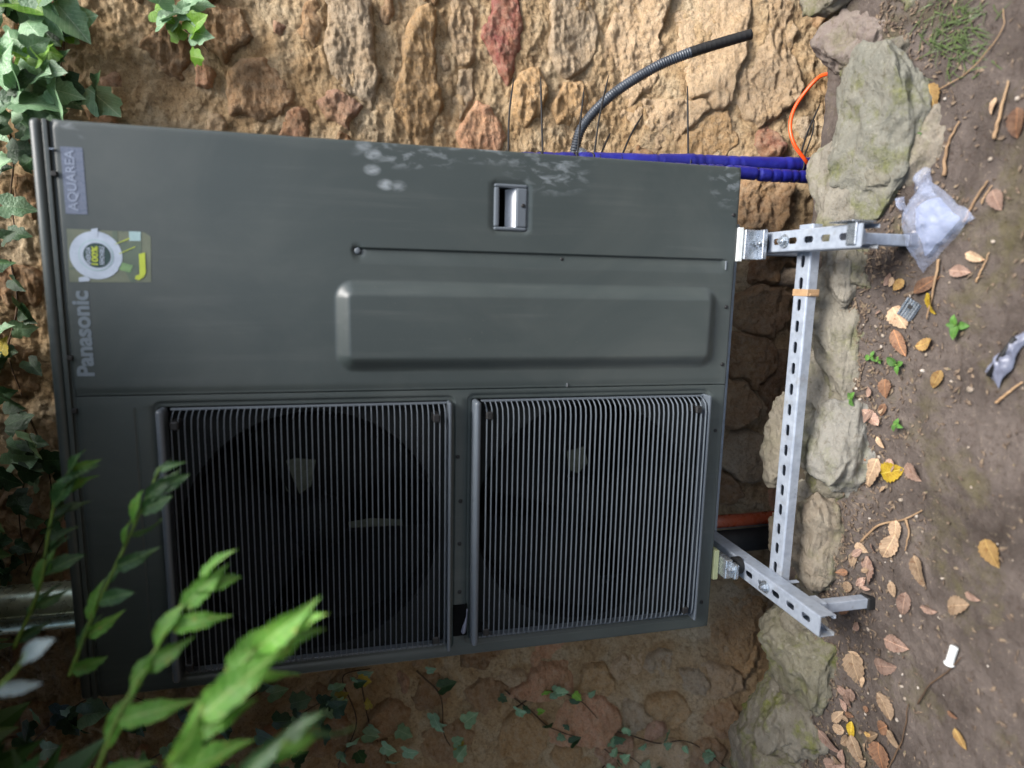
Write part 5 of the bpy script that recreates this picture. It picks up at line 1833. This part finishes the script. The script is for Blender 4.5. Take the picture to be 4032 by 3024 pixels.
# plastic bag with a folded paper in it
def crumple(name, outline_px, dz, seed, n=26, lift=0.0):
    """sheet over a quadrilateral on the soil, bulging and creased"""
    c_ = [on_soil(x, y) for x, y in outline_px]
    v = []
    for i in range(n):
        for j in range(n):
            u_, w_ = i / (n - 1), j / (n - 1)
            p = (c_[0] * (1 - u_) + c_[1] * u_) * (1 - w_) + (c_[3] * (1 - u_) + c_[2] * u_) * w_
            v.append(p)
    v = np.array(v)
    U_, W_ = np.repeat(np.linspace(0, 1, n), n), np.tile(np.linspace(0, 1, n), n)
    dome = (np.sin(U_ * math.pi) * np.sin(W_ * math.pi)) ** 0.5
    cr = ridge(v[:, 0] * 22, v[:, 1] * 26, seed, 4) * 0.007 + 0.004 * fbm(v[:, 0] * 60, v[:, 1] * 60, seed, 2)
    v[:, 2] += lift + dz * dome + cr * (0.35 + 0.65 * dome)
    v[:, 0] += 0.006 * pn(v[:, 0] * 40, v[:, 1] * 40, seed)
    v[:, 1] += 0.006 * pn(v[:, 0] * 40, v[:, 1] * 40, seed + 5)
    return mesh_np(name, v, grid_faces(n, n), True)


bag = empty('plastic_bag', tuple(on_soil(2030, 490)))
tag(bag, 'crumpled clear plastic bag with a pale paper inside, at the right leg', 'plastic bag')
bb = Vector(bag.location)
for nm, q, dz, sd, lf, mt in (('paper', [(1985, 450), (2040, 425), (2085, 475), (2010, 555)], 0.012, 3.0, 0.008, 'paper'), ('film', [(1958, 480), (2012, 385), (2112, 470), (1998, 592)], 0.034, 6.0, 0.005, 'film'), ('neck', [(1985, 420), (2003, 358), (2018, 368), (2030, 425)], 0.016, 9.0, 0.006, 'film')):
    me = crumple(nm, q, dz, sd, 34 if nm == 'film' else 16, lf)
    me.transform(Matrix.Translation(-bb))
    link(nm, me, MAT[mt], bag)
sc_ = link('plastic_scrap', crumple('plastic_scrap', [(1945, 432), (1962, 428), (1972, 452), (1958, 462)], 0.01, 12.0, 10, 0.004), MAT['film'])
tag(sc_, 'small clear plastic scrap on the soil just before the bag', 'plastic scrap')

# grey plastic strip with a black rod at the edge
gs = link('plastic_strip', crumple('plastic_strip', [(2130, 800), (2215, 715), (2222, 745), (2160, 835)], 0.003, 15.0, 26, 0.003), MAT['greyplastic'])
tag(gs, 'crumpled grey plastic strip at the near edge of the soil', 'plastic strip')
P_ = np.array([on_soil(2148, 812), on_soil(2175, 770), on_soil(2205, 730)])
P_[:, 2] += 0.012
o = link('black_rod', tube('black_rod', P_, 0.004, 8), MAT['black'])
tag(o, 'short black rod lying on the grey plastic strip', 'rod')

# loose steel clip: short slotted channel offcut
p = on_soil(1968, 668)
clip = empty('steel_clip', tuple(p))
tag(clip, 'loose ribbed steel clip lying among leaves below the cross rail', 'clip')
clip.rotation_euler = (0.25, 0.1, -0.5)
bm = bmesh.new()
for k in range(5):
    add_box(bm, -0.018, 0.018, -0.013 + k * 0.0058, -0.0095 + k * 0.0058, 0.004, 0.0085 + (0.002 if k in (0, 4) else 0), 0.0006, 1)
add_box(bm, -0.0175, 0.0175, -0.014, 0.0145, 0.002, 0.0055, 0.0006, 1)
link('ribbed_plate', from_bm('ribbed_plate', bm), MAT['zinc'], clip)
link('hole', box_mesh('hole', 0.001, 0.009, -0.004, 0.004, 0.0045, 0.0092, 0.001, 1), MAT['black'], clip)
# white wall plug
p = on_soil(2062, 1415)
plug = empty('wall_plug', tuple(p + np.array([0, 0, 0.006])))
tag(plug, 'small white ribbed plastic wall plug on the open soil', 'wall plug')
plug.rotation_euler = (0, 0, -0.15)
pr = [(0.0005, -0.019)] + [(0.0062 + 0.0008 * (k % 2), -0.018 + k * 0.003) for k in range(11)] + [(0.0075, 0.0155), (0.0075, 0.018), (0.0005, 0.018)]
me = lathe_y('body', pr, 14)
me.transform(Matrix.Rotation(math.pi / 2, 4, 'Z'))
link('body', me, MAT['white'], plug)
me = lathe_y('collar', [(0.0076, 0.0150), (0.0086, 0.0155), (0.0086, 0.0182), (0.0076, 0.0186)], 14)
me.transform(Matrix.Rotation(math.pi / 2, 4, 'Z'))
link('collar', me, MAT['white'], plug)

# fine litter, pebbles and grass: nobody could count them
vs, fs = [], []
rs = np.random.default_rng(21)
for _ in range(4200):
    X = rs.uniform(-0.6, 1.5)
    Y = -0.10 - abs(rs.normal()) * 0.07 if rs.random() < 0.8 else rs.uniform(-0.6, -0.08)
    z = soil_z(X, Y) if False else None
    L, W = rs.uniform(0.002, 0.009), rs.uniform(0.0008, 0.004)
    a = rs.uniform(0, 6.28)
    vs.append((X, Y, L, W, a, rs.uniform(-0.002, 0.004), rs.uniform(-0.002, 0.004)))
A_ = np.array(vs)
zz = ground_h(A_[:, 0], A_[:, 1]) + 0.0015
V, F = [], []
for q, z in zip(A_, zz):
    X, Y, L, W, a, h1, h2 = q
    c_, s_ = math.cos(a), math.sin(a)
    k = len(V)
    V += [(X - c_ * L, Y - s_ * L, z + h1), (X - s_ * W, Y + c_ * W, z + 0.002), (X + c_ * L, Y + s_ * L, z + h2), (X + s_ * W, Y - c_ * W, z + 0.001)]
    F.append((k, k + 1, k + 2, k + 3))
t = NT('litter_bits')
co = t.n('ShaderNodeNewGeometry').outputs['Position']
t.base(t.ramp(t.noise(co, 130, 2), [(0.3, lin(52, 43, 37)), (0.45, lin(82, 68, 56)), (0.62, lin(118, 102, 84)), (0.7, lin(84, 80, 56))]))
t.set(Roughness=0.9)
o = link('leaf_litter', mesh_np('leaf_litter', np.array(V), np.array(F), False), t.m)
tag(o, 'fine brown leaf litter and chips along the footing stones', 'litter', None, 'stuff')

vs, fs = [], []
ico = bmesh.new()
bmesh.ops.create_icosphere(ico, subdivisions=1, radius=1)
iv = np.array([v.co for v in ico.verts])
itf = np.array([[v.index for v in f.verts] for f in ico.faces])
ico.free()
V, F = [], []
for k in range(170):
    X = rs.uniform(-0.6, 1.5)
    Y = -0.11 - abs(rs.normal()) * 0.12 if rs.random() < 0.6 else rs.uniform(-0.6, -0.08)
    r = rs.uniform(0.0015, 0.0055) * (1.8 if rs.random() < 0.06 else 1)
    q = iv * (1 + rs.normal(size=(len(iv), 1)) * 0.16) * np.array([1, rs.uniform(0.6, 1), rs.uniform(0.45, 0.8)]) * r
    a = rs.uniform(0, 6.28)
    q = q @ np.array([[math.cos(a), math.sin(a), 0], [-math.sin(a), math.cos(a), 0], [0, 0, 1]])
    V.append(q + np.array([X, Y, soil_z(X, Y) + r * 0.3]))
    F.append(itf + k * len(iv))
t = NT('pebble_stone')
co = t.n('ShaderNodeNewGeometry').outputs['Position']
t.base(t.ramp(t.noise(co, 60, 3), [(0.3, lin(96, 84, 72)), (0.5, lin(140, 128, 114)), (0.7, lin(170, 164, 156))]))
t.set(Roughness=0.9)
t.bump(t.noise(co, 400, 3), 0.4, 0.001)
o = link('gravel', mesh_np('gravel', np.vstack(V), np.vstack(F)), t.m)
tag(o, 'small stones and grit scattered in the soil', 'gravel', None, 'stuff')

# dry and green grass tuft at the far right foot of the wall
V, F = [], []
for k in range(170):
    x, y = rs.normal(2060, 34), rs.normal(70, 46)
    b = on_soil(float(np.clip(x, 1985, 2150)), float(np.clip(y, -40, 170)))
    d = np.array([rs.normal(-0.25, 0.5), rs.normal(-0.5, 0.5), rs.uniform(0.1, 0.55)])
    d /= np.linalg.norm(d)
    L = rs.uniform(0.02, 0.06)
    s_ = np.cross(d, [0, 0, 1.0])
    s_ = s_ / (np.linalg.norm(s_) + 1e-6) * 0.0011
    for i in range(4):
        f_ = i / 3
        c_ = b + d * L * f_ + np.array([0, 0, -L * 0.55 * f_ * f_])
        V += [c_ - s_ * (1 - f_ * 0.9), c_ + s_ * (1 - f_ * 0.9)]
    n0 = len(V) - 8
    F += [(n0 + 2 * i, n0 + 2 * i + 1, n0 + 2 * i + 3, n0 + 2 * i + 2) for i in range(3)]
o = link('grass', mesh_np('grass', np.array(V), np.array(F), False), plain('grass_blade', lin(78, 94, 50), lin(56, 72, 38), 40, 0.55))
tag(o, 'tuft of green grass at the far right end of the footing', 'grass', None, 'stuff')
